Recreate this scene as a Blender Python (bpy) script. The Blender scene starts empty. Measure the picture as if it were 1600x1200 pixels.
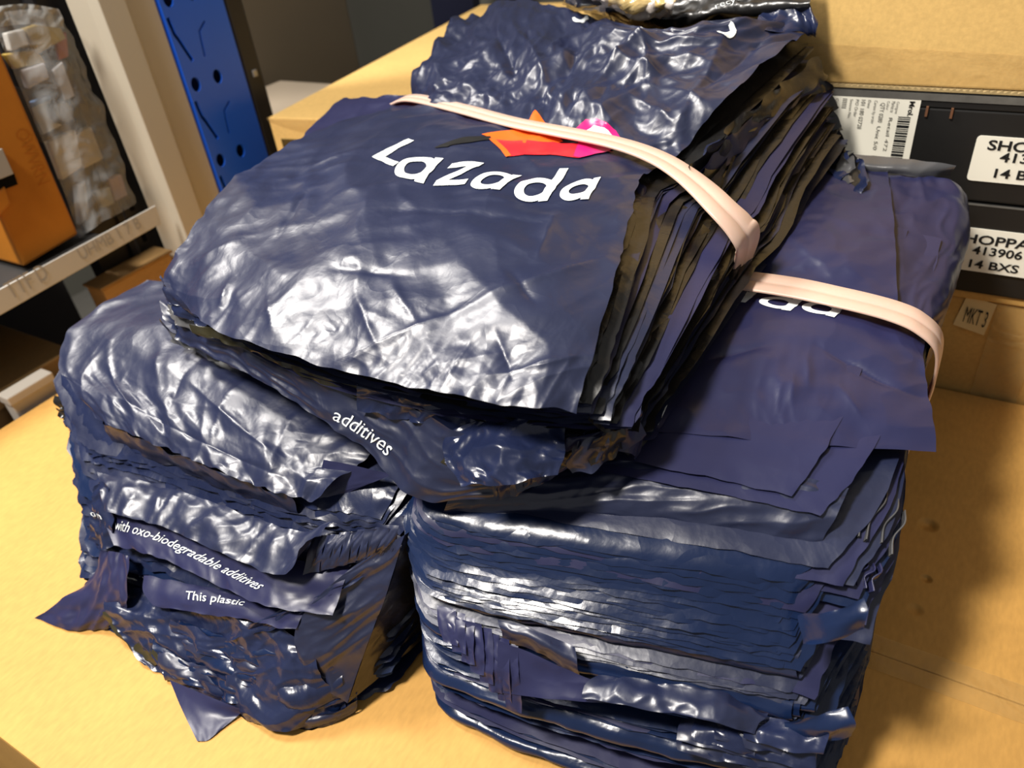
import bpy, bmesh, math, random
import numpy as np
from mathutils import Matrix, Vector

# ------------------------------------------------------------------ camera
# World frame: X runs along the big carton's long edge, Y along its depth, Z up; z=0 is the carton's top face.
F = 1202.0
CAM = np.array([0.0, 0.0, 0.60])
_n = np.array([200.0, 1650.0, F]); _n /= np.linalg.norm(_n)
_up = -_n
_y = np.array([0, 0, 1.0]) - _up * _up[2]; _y /= np.linalg.norm(_y)
_x = np.cross(_y, _up)
_R = np.array([_x, _y, _up])
_a = math.radians(-34)
_E = np.array([[math.cos(_a), math.sin(_a), 0], [-math.sin(_a), math.cos(_a), 0], [0, 0, 1]])
R = _E @ _R                       # world = R @ camera vector (x right, y down, z forward)

scene = bpy.context.scene
cd = bpy.data.cameras.new('camera')
cam = bpy.data.objects.new('camera', cd)
scene.collection.objects.link(cam)
cd.sensor_fit = 'HORIZONTAL'; cd.sensor_width = 36.0; cd.lens = 36.0 * F / 1600.0
cd.clip_start = 0.01; cd.clip_end = 50
M4 = Matrix.Identity(4)
for i in range(3):
    M4[i][0] = R[i, 0]; M4[i][1] = -R[i, 1]; M4[i][2] = -R[i, 2]; M4[i][3] = CAM[i]
cam.matrix_world = M4
cd.dof.use_dof = True; cd.dof.focus_distance = 0.60; cd.dof.aperture_fstop = 6.5
scene.camera = cam

# ------------------------------------------------------------------ world and lamps
W = bpy.data.worlds.new('world'); scene.world = W; W.use_nodes = True
bg = W.node_tree.nodes['Background']
bg.inputs['Color'].default_value = (0.80, 0.79, 0.78, 1); bg.inputs['Strength'].default_value = 0.26

def area(name, loc, target, sx, sy, power, col):
    ld = bpy.data.lights.new(name, 'AREA'); ld.shape = 'RECTANGLE'; ld.size = sx; ld.size_y = sy
    ld.energy = power; ld.color = col
    o = bpy.data.objects.new(name, ld); scene.collection.objects.link(o)
    o.location = loc
    d = Vector(target) - Vector(loc)
    o.rotation_euler = d.to_track_quat('-Z', 'Y').to_euler()
    return o
area('ceiling_lamp', (-0.92, -0.60, 2.35), (-0.2, 0.5, 0.15), 0.28, 0.45, 88, (1.0, 0.94, 0.86))
area('ceiling_lamp_far', (-1.78, 0.42, 1.95), (-0.4, 0.4, 0.2), 0.36, 0.60, 46, (1.0, 0.95, 0.88))

vs = scene.view_settings
vs.view_transform = 'Standard'; vs.look = 'None'; vs.exposure = 0.25; vs.gamma = 1.0; vs.use_curve_mapping = False

# ------------------------------------------------------------------ helpers
col = scene.collection
BASE = {}
rng = np.random.RandomState(7)
random.seed(7)

def ray(px, py): return R @ np.array([px - 800.0, py - 600.0, F])
def Pz(px, py, z):
    d = ray(px, py); return CAM + d * ((z - CAM[2]) / d[2])
def Px(px, py, x):
    d = ray(px, py); return CAM + d * ((x - CAM[0]) / d[0])
def Py(px, py, y):
    d = ray(px, py); return CAM + d * ((y - CAM[1]) / d[1])
def project(P):
    c = (np.asarray(P) - CAM) @ R
    return np.stack([800 + F * c[..., 0] / c[..., 2], 600 + F * c[..., 1] / c[..., 2]], -1)

def thing(name, label, cat, loc, group=None):
    o = bpy.data.objects.new(name, None); col.objects.link(o)
    o.empty_display_size = 0.05; o.location = loc
    o['label'] = label; o['category'] = cat
    if group: o['group'] = group
    BASE[o.name] = np.array(loc, float)
    return o

def mesh_obj(name, verts, faces, mat, parent=None, smooth=False, origin=None, mat_index=None):
    verts = np.array(verts, float)
    if parent is not None: base = BASE[parent.name]
    elif origin is not None: base = np.array(origin, float)
    else: base = np.zeros(3)
    if parent is not None and 'mailer_bag' in parent.name: verts[:, 2] = np.maximum(verts[:, 2], 0.0008)   # everything rests on the carton
    me = bpy.data.meshes.new(name)
    me.from_pydata((verts - base).tolist(), [], [list(map(int, f)) for f in faces])
    mats = mat if isinstance(mat, (list, tuple)) else [mat]
    for m in mats: me.materials.append(m)
    if mat_index is not None: me.polygons.foreach_set('material_index', mat_index)
    if smooth: me.polygons.foreach_set('use_smooth', [True] * len(me.polygons))
    me.update()
    o = bpy.data.objects.new(name, me); col.objects.link(o)
    if parent is not None: o.parent = parent
    else: o.location = base
    BASE[o.name] = base
    return o

def tag(o, label, cat=None, group=None, kind=None):
    if label: o['label'] = label
    if cat: o['category'] = cat
    if group: o['group'] = group
    if kind: o['kind'] = kind
    return o

def boxgeo(x0, x1, y0, y1, z0, z1, bev=0.0):
    bm = bmesh.new()
    vs_ = [bm.verts.new((x, y, z)) for x in (x0, x1) for y in (y0, y1) for z in (z0, z1)]
    for f in ((0, 1, 3, 2), (4, 6, 7, 5), (0, 4, 5, 1), (2, 3, 7, 6), (0, 2, 6, 4), (1, 5, 7, 3)):
        bm.faces.new([vs_[i] for i in f])
    bmesh.ops.recalc_face_normals(bm, faces=bm.faces)
    if bev > 0: bmesh.ops.bevel(bm, geom=bm.edges[:], offset=bev, segments=2, affect='EDGES', profile=0.6)
    bm.verts.index_update()
    v = np.array([tuple(q.co) for q in bm.verts]); f = [[q.index for q in fa.verts] for fa in bm.faces]
    bm.free()
    return v, f

def box(name, x0, x1, y0, y1, z0, z1, mat, parent=None, bev=0.0, rot=0.0, piv=None, origin=None):
    v, f = boxgeo(x0, x1, y0, y1, z0, z1, bev)
    if rot:
        p = np.array(piv if piv is not None else ((x0 + x1) / 2, (y0 + y1) / 2, 0.0))
        c, s = math.cos(rot), math.sin(rot)
        q = v - p
        v = np.stack([c * q[:, 0] - s * q[:, 1], s * q[:, 0] + c * q[:, 1], q[:, 2]], 1) + p
    if parent is None and origin is None: origin = ((x0 + x1) / 2, (y0 + y1) / 2, z0)
    return mesh_obj(name, v, f, mat, parent, origin=origin)

def prism(name, pts, direction, mat, parent=None, bev=0.0, origin=None):
    """polygon of 3-D points (planar) extruded along direction"""
    pts = [np.array(p, float) for p in pts]; d = np.array(direction, float)
    bm = bmesh.new()
    a = [bm.verts.new(p) for p in pts]; b = [bm.verts.new(p + d) for p in pts]
    n = len(pts)
    bm.faces.new(a); bm.faces.new(b[::-1])
    for i in range(n): bm.faces.new([a[i], b[i], b[(i + 1) % n], a[(i + 1) % n]])
    bmesh.ops.recalc_face_normals(bm, faces=bm.faces)
    if bev > 0: bmesh.ops.bevel(bm, geom=bm.edges[:], offset=bev, segments=2, affect='EDGES', profile=0.6)
    bm.verts.index_update()
    v = [tuple(q.co) for q in bm.verts]; f = [[q.index for q in fa.verts] for fa in bm.faces]
    bm.free()
    if parent is None and origin is None: origin = np.mean(pts, 0)
    return mesh_obj(name, v, f, mat, parent, origin=origin)

def text_geo(s, font_size=1.0, bold=False):
    cu = bpy.data.curves.new('t', 'FONT'); cu.body = s; cu.size = font_size; cu.resolution_u = 3
    if bold: cu.offset = 0.022 * font_size
    o = bpy.data.objects.new('t', cu)
    me = bpy.data.meshes.new_from_object(o)
    v = np.array([tuple(q.co) for q in me.vertices]); f = [list(p.vertices) for p in me.polygons]
    bpy.data.objects.remove(o); bpy.data.curves.remove(cu); bpy.data.meshes.remove(me)
    return v, f

def text_on_plane(name, s, o, ux, uy, height, mat, parent, width=None, bold=False, lift=0.0006, center=False):
    """lettering on a plane: o is the lower-left corner, ux the reading direction, uy up"""
    v, f = text_geo(s, 1.0, bold)
    lo, hi = v.min(0), v.max(0)
    sy = height / 0.73
    sx = sy if width is None else width / (hi[0] - lo[0])
    ux = np.array(ux, float); uy = np.array(uy, float); nrm = np.cross(ux, uy)
    X = (v[:, 0] - lo[0]) * sx
    if center: X = X - (hi[0] - lo[0]) * sx / 2
    P = np.array(o)[None] + X[:, None] * ux + (v[:, 1] * sy)[:, None] * uy + nrm * lift
    return mesh_obj(name, P, f, mat, parent)

# ------------------------------------------------------------------ noise
_perm = np.random.RandomState(3).permutation(256); _perm = np.concatenate([_perm, _perm, _perm])
_grad = np.random.RandomState(4).normal(size=(256, 3)); _grad /= np.linalg.norm(_grad, axis=1)[:, None]
def perlin(P):
    P = np.asarray(P, float); I = np.floor(P).astype(int); f = P - I; I = I & 255
    w = f * f * f * (f * (f * 6 - 15) + 10)
    out = 0
    for dx in (0, 1):
        for dy in (0, 1):
            for dz in (0, 1):
                h = _perm[_perm[_perm[(I[:, 0] + dx) & 255] + ((I[:, 1] + dy) & 255)] + ((I[:, 2] + dz) & 255)]
                g = _grad[h]
                d = g[:, 0] * (f[:, 0] - dx) + g[:, 1] * (f[:, 1] - dy) + g[:, 2] * (f[:, 2] - dz)
                out = out + d * (w[:, 0] if dx else 1 - w[:, 0]) * (w[:, 1] if dy else 1 - w[:, 1]) * (w[:, 2] if dz else 1 - w[:, 2])
    return out * 1.6
def fbm(P, o=3):
    s = 0; a = 1.0; P = np.asarray(P, float)
    for i in range(o): s = s + a * perlin(P); P = P * 2.03 + 11.3; a *= 0.5
    return s

def crumple(xy, cell, seed):
    """piecewise-planar creased relief (height in units of cell size), sharp ridges like crushed film"""
    r = np.random.RandomState(seed)
    lo = xy.min(0) - cell; hi = xy.max(0) + cell
    nx = max(1, int((hi[0] - lo[0]) / cell)); ny = max(1, int((hi[1] - lo[1]) / cell))
    k = min(nx * ny, 900)
    c = lo + r.rand(k, 2) * (hi - lo)
    th = r.rand(k) * math.pi; st = 0.5 + 1.6 * r.rand(k); b = 0.35 * r.rand(k)
    p = np.concatenate([xy, np.zeros((len(xy), 1))], 1)
    warp = np.stack([perlin(p / cell * 0.8 + seed), perlin(p / cell * 0.8 + seed + 50)], 1) * cell * 0.35
    q = xy + warp
    best = np.full(len(xy), 1e9)
    ct, sn = np.cos(th), np.sin(th)
    for j in range(k):
        d = (q - c[j]) / cell
        a = np.abs(d[:, 0] * ct[j] + d[:, 1] * sn[j]) * st[j]
        e = np.abs(-d[:, 0] * sn[j] + d[:, 1] * ct[j])
        best = np.minimum(best, np.maximum(a, e) * 0.7 + 0.3 * (a + e) + b[j])
    return best - best.mean()

# ------------------------------------------------------------------ surfaces
def cr_matrix(n, t):
    """Catmull-Rom weights for n uniform controls at parameters t in 0..1 (linear extrapolation)"""
    t = np.asarray(t, float)
    Wt = np.zeros((len(t), n + 2))
    s = t * (n - 1)
    i = np.clip(np.floor(s), 0, n - 2).astype(int); f = s - i
    fc = np.clip(f, 0, 1)
    w = np.stack([-0.5 * fc + fc**2 - 0.5 * fc**3, 1 - 2.5 * fc**2 + 1.5 * fc**3, 0.5 * fc + 2 * fc**2 - 1.5 * fc**3, -0.5 * fc**2 + 0.5 * fc**3], 1)
    r = np.arange(len(t))
    for k in range(4): Wt[r, i + k] += w[:, k]
    # fold the two phantom points in
    Wn = Wt[:, 1:-1].copy()
    Wn[:, 0] += 2 * Wt[:, 0]; Wn[:, 1] -= Wt[:, 0]
    Wn[:, -1] += 2 * Wt[:, -1]; Wn[:, -2] -= Wt[:, -1]
    lo = t < 0; hi = t > 1
    if lo.any(): Wn[lo, 0] -= s[lo]; Wn[lo, 1] += s[lo]
    if hi.any(): Wn[hi, -1] += s[hi] - (n - 1); Wn[hi, -2] -= s[hi] - (n - 1)
    return Wn

class Patch:
    """smooth surface through a grid of points; rows run front to back (v), columns left to right (u)"""
    def __init__(self, rows, raw=False):
        self.C = np.array([[p if raw else Pz(*p) for p in r] for r in rows], float)
        self.n, self.m = self.C.shape[:2]
    def grid(self, u, v):
        A = cr_matrix(self.n, v); B = cr_matrix(self.m, u)
        return np.einsum('ai,bj,ijk->abk', A, B, self.C)
    def at(self, u, v):
        A = cr_matrix(self.n, v); B = cr_matrix(self.m, u)
        return np.einsum('ai,aj,ijk->ak', A, B, self.C)
    def shift(self, d):
        p = Patch.__new__(Patch); p.C = self.C + np.array(d); p.n, p.m = self.n, self.m; return p

def normals(G):
    du = np.gradient(G, axis=1); dv = np.gradient(G, axis=0)
    n = np.cross(du, dv); l = np.linalg.norm(n, axis=2, keepdims=True); return n / np.maximum(l, 1e-9)

def grid_faces(nv, nu):
    i = np.arange(nv - 1)[:, None] * nu + np.arange(nu - 1)[None]
    i = i.ravel()
    return np.stack([i, i + 1, i + nu + 1, i + nu], 1)

def rim(n, k=2.0):
    """parameters packed towards both ends"""
    s = np.linspace(-1, 1, n); return 0.5 + 0.5 * np.sign(s) * (1 - (1 - np.abs(s)) ** k) if k > 1 else 0.5 + 0.5 * s

def arclen(G):
    """approximate metric coordinates of a grid"""
    du = np.linalg.norm(np.diff(G, axis=1), axis=2).mean(0); dv = np.linalg.norm(np.diff(G, axis=0), axis=2).mean(1)
    a = np.concatenate([[0], np.cumsum(du)]); b = np.concatenate([[0], np.cumsum(dv)])
    X, Y = np.meshgrid(a, b); return np.stack([X, Y], 2)

def draped(rows, slopes):
    """photo positions for every row, heights only for the last (rear) row; slopes (rise per depth) from row 0 backwards"""
    out = [[Pz(*p) for p in rows[-1]]]
    for r, s in zip(rows[-2::-1], slopes[::-1]):
        nx = out[0]; cur = []
        for p, q in zip(r, nx):
            d = ray(p[0], p[1]); k = (q[2] - s * q[1] - CAM[2]) / (d[2] - s * d[1]); cur.append(CAM + d * k)
        out.insert(0, cur)
    return Patch(out, raw=True)

SURF = {}
def film(name, patch, nu, nv, mat, parent, wr=(), edge=0.0, seed=0, key=None, urange=(0, 1), vrange=(0, 1), label=None, mask=None, sub=False, raw_u=None):
    """one sheet of film over a patch; wr is a list of (kind, amplitude m, size m, ...)"""
    u = np.linspace(urange[0], urange[1], nu); v = np.linspace(vrange[0], vrange[1], nv)
    G = patch.grid(u, v)
    S = arclen(G); N = normals(G)
    xy = S.reshape(-1, 2); P3 = np.concatenate([xy, np.full((len(xy), 1), seed * 3.7)], 1)
    h = np.zeros(len(xy))
    for w in wr:
        k, a, s = w[0], w[1], w[2]
        if k == 'soft': q = fbm(P3 / s, 3) * a
        elif k == 'ridge': q = (0.35 - np.abs(fbm(P3 / s, 2))) * a
        elif k == 'dir':                         # long tension folds along angle w[3], stretched w[4] times
            c, sn = math.cos(w[3]), math.sin(w[3])
            al = (xy[:, 0] * c + xy[:, 1] * sn) / (s * w[4]); ac = (-xy[:, 0] * sn + xy[:, 1] * c) / s
            ac = ac + 0.5 * perlin(P3 / (s * 3) + 5)
            q = (0.3 - np.abs(perlin(np.stack([al, ac, P3[:, 2] + 9], 1)))) * a
        elif k == 'crumple': q = crumple(xy, s, seed * 17 + 3) * a
        elif k == 'lines':                       # single sharp creases between photo positions on this sheet
            pq = project(G.reshape(-1, 3)); q = np.zeros(len(xy))
            for p0, p1, sg in w[3]:
                A_ = xy[np.argmin(((pq - p0) ** 2).sum(1))]; B_ = xy[np.argmin(((pq - p1) ** 2).sum(1))]; ab = B_ - A_; l2 = max(ab @ ab, 1e-9)
                tt = np.clip(((xy - A_) @ ab) / l2, 0, 1); wob = 0.0025 * perlin(P3 / 0.03 + 77)
                dd = np.abs(np.linalg.norm(xy - A_ - tt[:, None] * ab, axis=1) + wob)
                q = q + sg * a * np.exp(-dd / s) * np.sin(math.pi * (0.12 + 0.76 * tt))
        if k != 'lines' and (len(w) > 5 or (k != 'dir' and len(w) > 3)):
            m = w[-1]
            uu = np.tile(u, nv); vv = np.repeat(v, nu); q = q * m(uu, vv)
        h = h + q
    G = G + N * h.reshape(nv, nu, 1)
    if edge > 0:                                  # ragged, slightly wavy hems
        uu = np.linspace(0, 1, nu)[None, :, None]; vv = np.linspace(0, 1, nv)[:, None, None]
        e = np.maximum(np.maximum(np.exp(-uu / 0.05), np.exp(-(1 - uu) / 0.05)), np.maximum(np.exp(-vv / 0.05), np.exp(-(1 - vv) / 0.05)))
        nz = np.stack([perlin(P3 / 0.02 + 7), perlin(P3 / 0.02 + 31), perlin(P3 / 0.025 + 57)], 1).reshape(nv, nu, 3)
        G = G + e * nz * edge
    if key: SURF[key] = (u, v, G)
    F_ = grid_faces(nv, nu)
    if mask is not None:
        uc = (u[:-1] + u[1:]) / 2; vc = (v[:-1] + v[1:]) / 2
        U, V = np.meshgrid(uc, vc); F_ = F_[mask(U.ravel(), V.ravel())]
    o = mesh_obj(name, G.reshape(-1, 3), F_, mat, parent, smooth=True)
    if label: o['label'] = label
    return o

def surf_at(key, u, v, lift):
    us, vs_, G = SURF[key]
    fu = np.clip((u - us[0]) / (us[-1] - us[0]), 0, 1) * (len(us) - 1); fv = np.clip((v - vs_[0]) / (vs_[-1] - vs_[0]), 0, 1) * (len(vs_) - 1)
    iu = np.clip(fu.astype(int), 0, len(us) - 2); iv = np.clip(fv.astype(int), 0, len(vs_) - 2)
    a = (fu - iu)[:, None]; b = (fv - iv)[:, None]
    N = normals(G)
    def bl(A): return A[iv, iu] * (1 - a) * (1 - b) + A[iv, iu + 1] * a * (1 - b) + A[iv + 1, iu] * (1 - a) * b + A[iv + 1, iu + 1] * a * b
    return bl(G) + bl(N) * lift

def find_uv(key, px, py):
    us, vs_, G = SURF[key]
    q = project(G); d = (q[..., 0] - px) ** 2 + (q[..., 1] - py) ** 2
    i = np.unravel_index(np.argmin(d), d.shape)
    return np.array([us[i[1]], vs_[i[0]]])

def refine(v, f, size):
    """split long edges so that print follows the wrinkles"""
    bm = bmesh.new()
    V = [bm.verts.new((p[0], p[1], 0)) for p in v]
    for q in f:
        try: bm.faces.new([V[i] for i in q])
        except ValueError: pass
    bmesh.ops.triangulate(bm, faces=bm.faces)
    for _ in range(6):
        e = [x for x in bm.edges if x.calc_length() > size]
        if not e: break
        bmesh.ops.subdivide_edges(bm, edges=e, cuts=1)
        bmesh.ops.triangulate(bm, faces=bm.faces)
    bm.verts.index_update()
    v2 = np.array([tuple(x.co) for x in bm.verts]); f2 = [[x.index for x in q.verts] for q in bm.faces]
    bm.free(); return v2, f2

def print_on(name, key, v, f, a0, ax, ay, mat, parent, size=0.05, lift=0.0007, bend=None):
    """flat print laid on a sheet: 2-D shape (unit square coordinates) -> surface parameters: a0 + x*ax + y*ay"""
    v, f = refine(v, f, size)
    uv = a0[None] + v[:, :1] * ax[None] + v[:, 1:2] * ay[None]
    if bend: uv = bend(v, uv)
    P = surf_at(key, uv[:, 0], uv[:, 1], lift)
    return mesh_obj(name, P, f, mat, parent, smooth=True)

# ------------------------------------------------------------------ materials
def new_mat(name):
    m = bpy.data.materials.new(name); m.use_nodes = True
    nt = m.node_tree; b = nt.nodes['Principled BSDF']; return m, nt, b
def nd(nt, t, **kw):
    n = nt.nodes.new(t)
    for k, v in kw.items():
        if k in n.inputs.keys(): n.inputs[k].default_value = v
        else: setattr(n, k, v)
    return n
def plain(name, c, rough=0.6, spec=0.4, noise=0.0, scale=40.0, bump=0.0, metal=0.0, coat=0.0):
    m, nt, b = new_mat(name)
    b.inputs['Base Color'].default_value = (*c, 1); b.inputs['Roughness'].default_value = rough
    b.inputs['Specular IOR Level'].default_value = spec; b.inputs['Metallic'].default_value = metal
    b.inputs['Coat Weight'].default_value = coat
    tc = nd(nt, 'ShaderNodeTexCoord')
    if noise or bump:
        n = nd(nt, 'ShaderNodeTexNoise', Scale=scale, Detail=5.0, Roughness=0.6); nt.links.new(tc.outputs['Object'], n.inputs['Vector'])
        if noise:
            mx = nd(nt, 'ShaderNodeMix', data_type='RGBA')
            mx.inputs[6].default_value = (*[x * (1 - noise) for x in c], 1); mx.inputs[7].default_value = (*[min(1, x * (1 + noise)) for x in c], 1)
            nt.links.new(n.outputs['Fac'], mx.inputs[0]); nt.links.new(mx.outputs[2], b.inputs['Base Color'])
        if bump:
            bp = nd(nt, 'ShaderNodeBump', Strength=bump, Distance=0.002); nt.links.new(n.outputs['Fac'], bp.inputs['Height']); nt.links.new(bp.outputs['Normal'], b.inputs['Normal'])
    return m

def film_mat(name, c1, c2, rough=0.30, spec=0.6, wr=0.5, coat=0.0):
    """polythene film: tinted body, satin gloss, fine crinkle relief that differs from sheet to sheet"""
    m, nt, b = new_mat(name); L = nt.links.new
    tc = nd(nt, 'ShaderNodeTexCoord'); oi = nd(nt, 'ShaderNodeObjectInfo')
    mul = nd(nt, 'ShaderNodeMath', operation='MULTIPLY'); mul.inputs[1].default_value = 37.0; L(oi.outputs['Random'], mul.inputs[0])
    n1 = nd(nt, 'ShaderNodeTexNoise', noise_dimensions='4D', Scale=9.0, Detail=4.0, Roughness=0.55); L(tc.outputs['Object'], n1.inputs['Vector']); L(mul.outputs[0], n1.inputs['W'])
    # crinkle: voronoi cells on distorted coordinates
    mixv = nd(nt, 'ShaderNodeMix', data_type='VECTOR'); mixv.inputs[0].default_value = 0.10
    L(tc.outputs['Object'], mixv.inputs[4]); L(n1.outputs['Color'], mixv.inputs[5])
    vo = nd(nt, 'ShaderNodeTexVoronoi', voronoi_dimensions='4D', feature='F1', Scale=34.0); L(mixv.outputs[1], vo.inputs['Vector']); L(mul.outputs[0], vo.inputs['W'])
    n2 = nd(nt, 'ShaderNodeTexNoise', noise_dimensions='4D', Scale=120.0, Detail=3.0); L(tc.outputs['Object'], n2.inputs['Vector']); L(mul.outputs[0], n2.inputs['W'])
    n3 = nd(nt, 'ShaderNodeTexNoise', noise_dimensions='4D', Scale=26.0, Detail=3.0, Distortion=0.8); L(tc.outputs['Object'], n3.inputs['Vector']); L(mul.outputs[0], n3.inputs['W'])
    b1 = nd(nt, 'ShaderNodeBump', Strength=wr * 0.35, Distance=0.006); L(vo.outputs['Distance'], b1.inputs['Height'])
    b2 = nd(nt, 'ShaderNodeBump', Strength=wr * 0.35, Distance=0.0012); L(n2.outputs['Fac'], b2.inputs['Height']); L(b1.outputs['Normal'], b2.inputs['Normal'])
    b3 = nd(nt, 'ShaderNodeBump', Strength=wr * 0.30, Distance=0.008); L(n3.outputs['Fac'], b3.inputs['Height']); L(b2.outputs['Normal'], b3.inputs['Normal'])
    L(b3.outputs['Normal'], b.inputs['Normal'])
    mx = nd(nt, 'ShaderNodeMix', data_type='RGBA'); mx.inputs[6].default_value = (*c1, 1); mx.inputs[7].default_value = (*c2, 1)
    L(n1.outputs['Fac'], mx.inputs[0]); L(mx.outputs[2], b.inputs['Base Color'])
    mr = nd(nt, 'ShaderNodeMapRange'); mr.inputs['To Min'].default_value = rough * 0.8; mr.inputs['To Max'].default_value = rough * 1.25
    L(n3.outputs['Fac'], mr.inputs['Value']); L(mr.outputs['Result'], b.inputs['Roughness'])
    b.inputs['Specular IOR Level'].default_value = spec; b.inputs['Coat Weight'].default_value = coat; b.inputs['Coat Roughness'].default_value = 0.15
    return m

def card_mat(name, c, fibre=0.10, dents=()):
    m, nt, b = new_mat(name); L = nt.links.new
    tc = nd(nt, 'ShaderNodeTexCoord')
    n1 = nd(nt, 'ShaderNodeTexNoise', Scale=7.0, Detail=6.0, Roughness=0.6); L(tc.outputs['Object'], n1.inputs['Vector'])
    mp = nd(nt, 'ShaderNodeMapping'); mp.inputs['Scale'].default_value = (260, 90, 260); L(tc.outputs['Object'], mp.inputs['Vector'])
    n2 = nd(nt, 'ShaderNodeTexNoise', Scale=1.0, Detail=3.0); L(mp.outputs['Vector'], n2.inputs['Vector'])
    add = nd(nt, 'ShaderNodeMath', operation='ADD'); L(n1.outputs['Fac'], add.inputs[0]); L(n2.outputs['Fac'], add.inputs[1])
    mr = nd(nt, 'ShaderNodeMapRange'); mr.inputs['From Min'].default_value = 0.7; mr.inputs['From Max'].default_value = 1.3; L(add.outputs[0], mr.inputs['Value'])
    mx = nd(nt, 'ShaderNodeMix', data_type='RGBA')
    mx.inputs[6].default_value = (*[x * (1 - fibre) for x in c], 1); mx.inputs[7].default_value = (*[x * (1 + fibre) for x in c], 1)
    L(mr.outputs['Result'], mx.inputs[0]); L(mx.outputs[2], b.inputs['Base Color'])
    b.inputs['Roughness'].default_value = 0.62; b.inputs['Specular IOR Level'].default_value = 0.3
    h = n2.outputs['Fac']
    bp = nd(nt, 'ShaderNodeBump', Strength=0.12, Distance=0.001); L(h, bp.inputs['Height'])
    last = bp
    for (cx, cy, cz, r, dep) in dents:
        vd = nd(nt, 'ShaderNodeVectorMath', operation='DISTANCE'); vd.inputs[1].default_value = (cx, cy, cz); L(tc.outputs['Object'], vd.inputs[0])
        m2 = nd(nt, 'ShaderNodeMapRange', interpolation_type='SMOOTHSTEP'); m2.inputs['From Min'].default_value = 0.0; m2.inputs['From Max'].default_value = r
        L(vd.outputs['Value'], m2.inputs['Value'])
        b2 = nd(nt, 'ShaderNodeBump', Strength=1.0, Distance=dep); L(m2.outputs['Result'], b2.inputs['Height']); L(last.outputs['Normal'], b2.inputs['Normal']); last = b2
    L(last.outputs['Normal'], b.inputs['Normal'])
    return m

NAVY = film_mat('navy_film', (0.009, 0.013, 0.038), (0.014, 0.019, 0.054), rough=0.36, spec=0.72)
NAVY_C = film_mat('navy_film_crushed', (0.009, 0.014, 0.042), (0.014, 0.020, 0.058), rough=0.26, spec=0.5, wr=0.8)
NAVY_S = film_mat('navy_film_smooth', (0.014, 0.0155, 0.050), (0.020, 0.022, 0.070), rough=0.36, spec=0.45, wr=0.22)
NAVY_B = film_mat('navy_film_blue', (0.004, 0.011, 0.040), (0.007, 0.017, 0.060), rough=0.25, spec=0.5, wr=0.5)
BLACKF = film_mat('black_and_shaded_film', (0.006, 0.006, 0.007), (0.012, 0.011, 0.010), rough=0.28, spec=0.6, wr=0.6)  # black bag insides; elsewhere shade put into the colour of navy bags
GREYF = film_mat('grey_film', (0.055, 0.055, 0.058), (0.09, 0.09, 0.095), rough=0.25, spec=0.7, wr=0.4)
OLIVE = film_mat('olive_film', (0.018, 0.016, 0.008), (0.036, 0.031, 0.013), rough=0.3, spec=0.6, wr=0.6)
WHITE = plain('white_print', (0.78, 0.82, 0.83), 0.35, 0.5)
WHITE_DIM = plain('grey_white_print', (0.50, 0.53, 0.55), 0.4, 0.4)
ORANGE = plain('orange_print', (0.85, 0.13, 0.015), 0.32, 0.5, noise=0.15, scale=30)
RED = plain('red_print', (0.72, 0.020, 0.030), 0.32, 0.5, noise=0.15, scale=30)
MAGENTA = plain('magenta_print', (0.70, 0.012, 0.16), 0.32, 0.5, noise=0.15, scale=30)
PINK = plain('pink_print', (0.80, 0.30, 0.48), 0.32, 0.5)
CARD = card_mat('kraft_card', (0.55, 0.300, 0.078), dents=[(0.0, 0.0, 0.0, 0.001, 0.0)])
CARD_D = card_mat('kraft_card_back', (0.52, 0.30, 0.085))
CARD_L = card_mat('kraft_card_light', (0.66, 0.43, 0.15))
INK = plain('black_ink', (0.012, 0.012, 0.012), 0.6, 0.2)

def clear_mat(name, c, alpha, rough=0.12):
    m, nt, b = new_mat(name); L = nt.links.new
    b.inputs['Base Color'].default_value = (*c, 1); b.inputs['Roughness'].default_value = rough; b.inputs['Alpha'].default_value = alpha
    b.inputs['Specular IOR Level'].default_value = 0.8
    tc = nd(nt, 'ShaderNodeTexCoord'); n = nd(nt, 'ShaderNodeTexNoise', Scale=22.0, Detail=4.0, Distortion=1.0); L(tc.outputs['Object'], n.inputs['Vector'])
    bp = nd(nt, 'ShaderNodeBump', Strength=0.7, Distance=0.01); L(n.outputs['Fac'], bp.inputs['Height']); L(bp.outputs['Normal'], b.inputs['Normal'])
    return m
TAPE = clear_mat('clear_tape', (0.62, 0.42, 0.16), 0.25, 0.18)
CLEARF = clear_mat('clear_film', (0.55, 0.55, 0.54), 0.30, 0.10)

# ------------------------------------------------------------------ room shell
FLOOR = -0.62
WALLM = plain('grey_wall_paint', (0.115, 0.112, 0.095), 0.8, 0.2, noise=0.06, scale=3)
FLOORM = plain('concrete_floor', (0.10, 0.095, 0.085), 0.8, 0.2, noise=0.2, scale=5)
tag(box('floor', -3.0, 2.2, -1.6, 3.4, FLOOR - 0.05, FLOOR, FLOORM), None, kind='structure')
tag(box('wall_left', -2.76, -2.70, -1.6, 3.4, FLOOR, 2.6, WALLM), None, kind='structure')
tag(box('wall_back', -2.70, 2.2, 2.50, 2.56, FLOOR, 2.6, WALLM), None, kind='structure')

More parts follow.
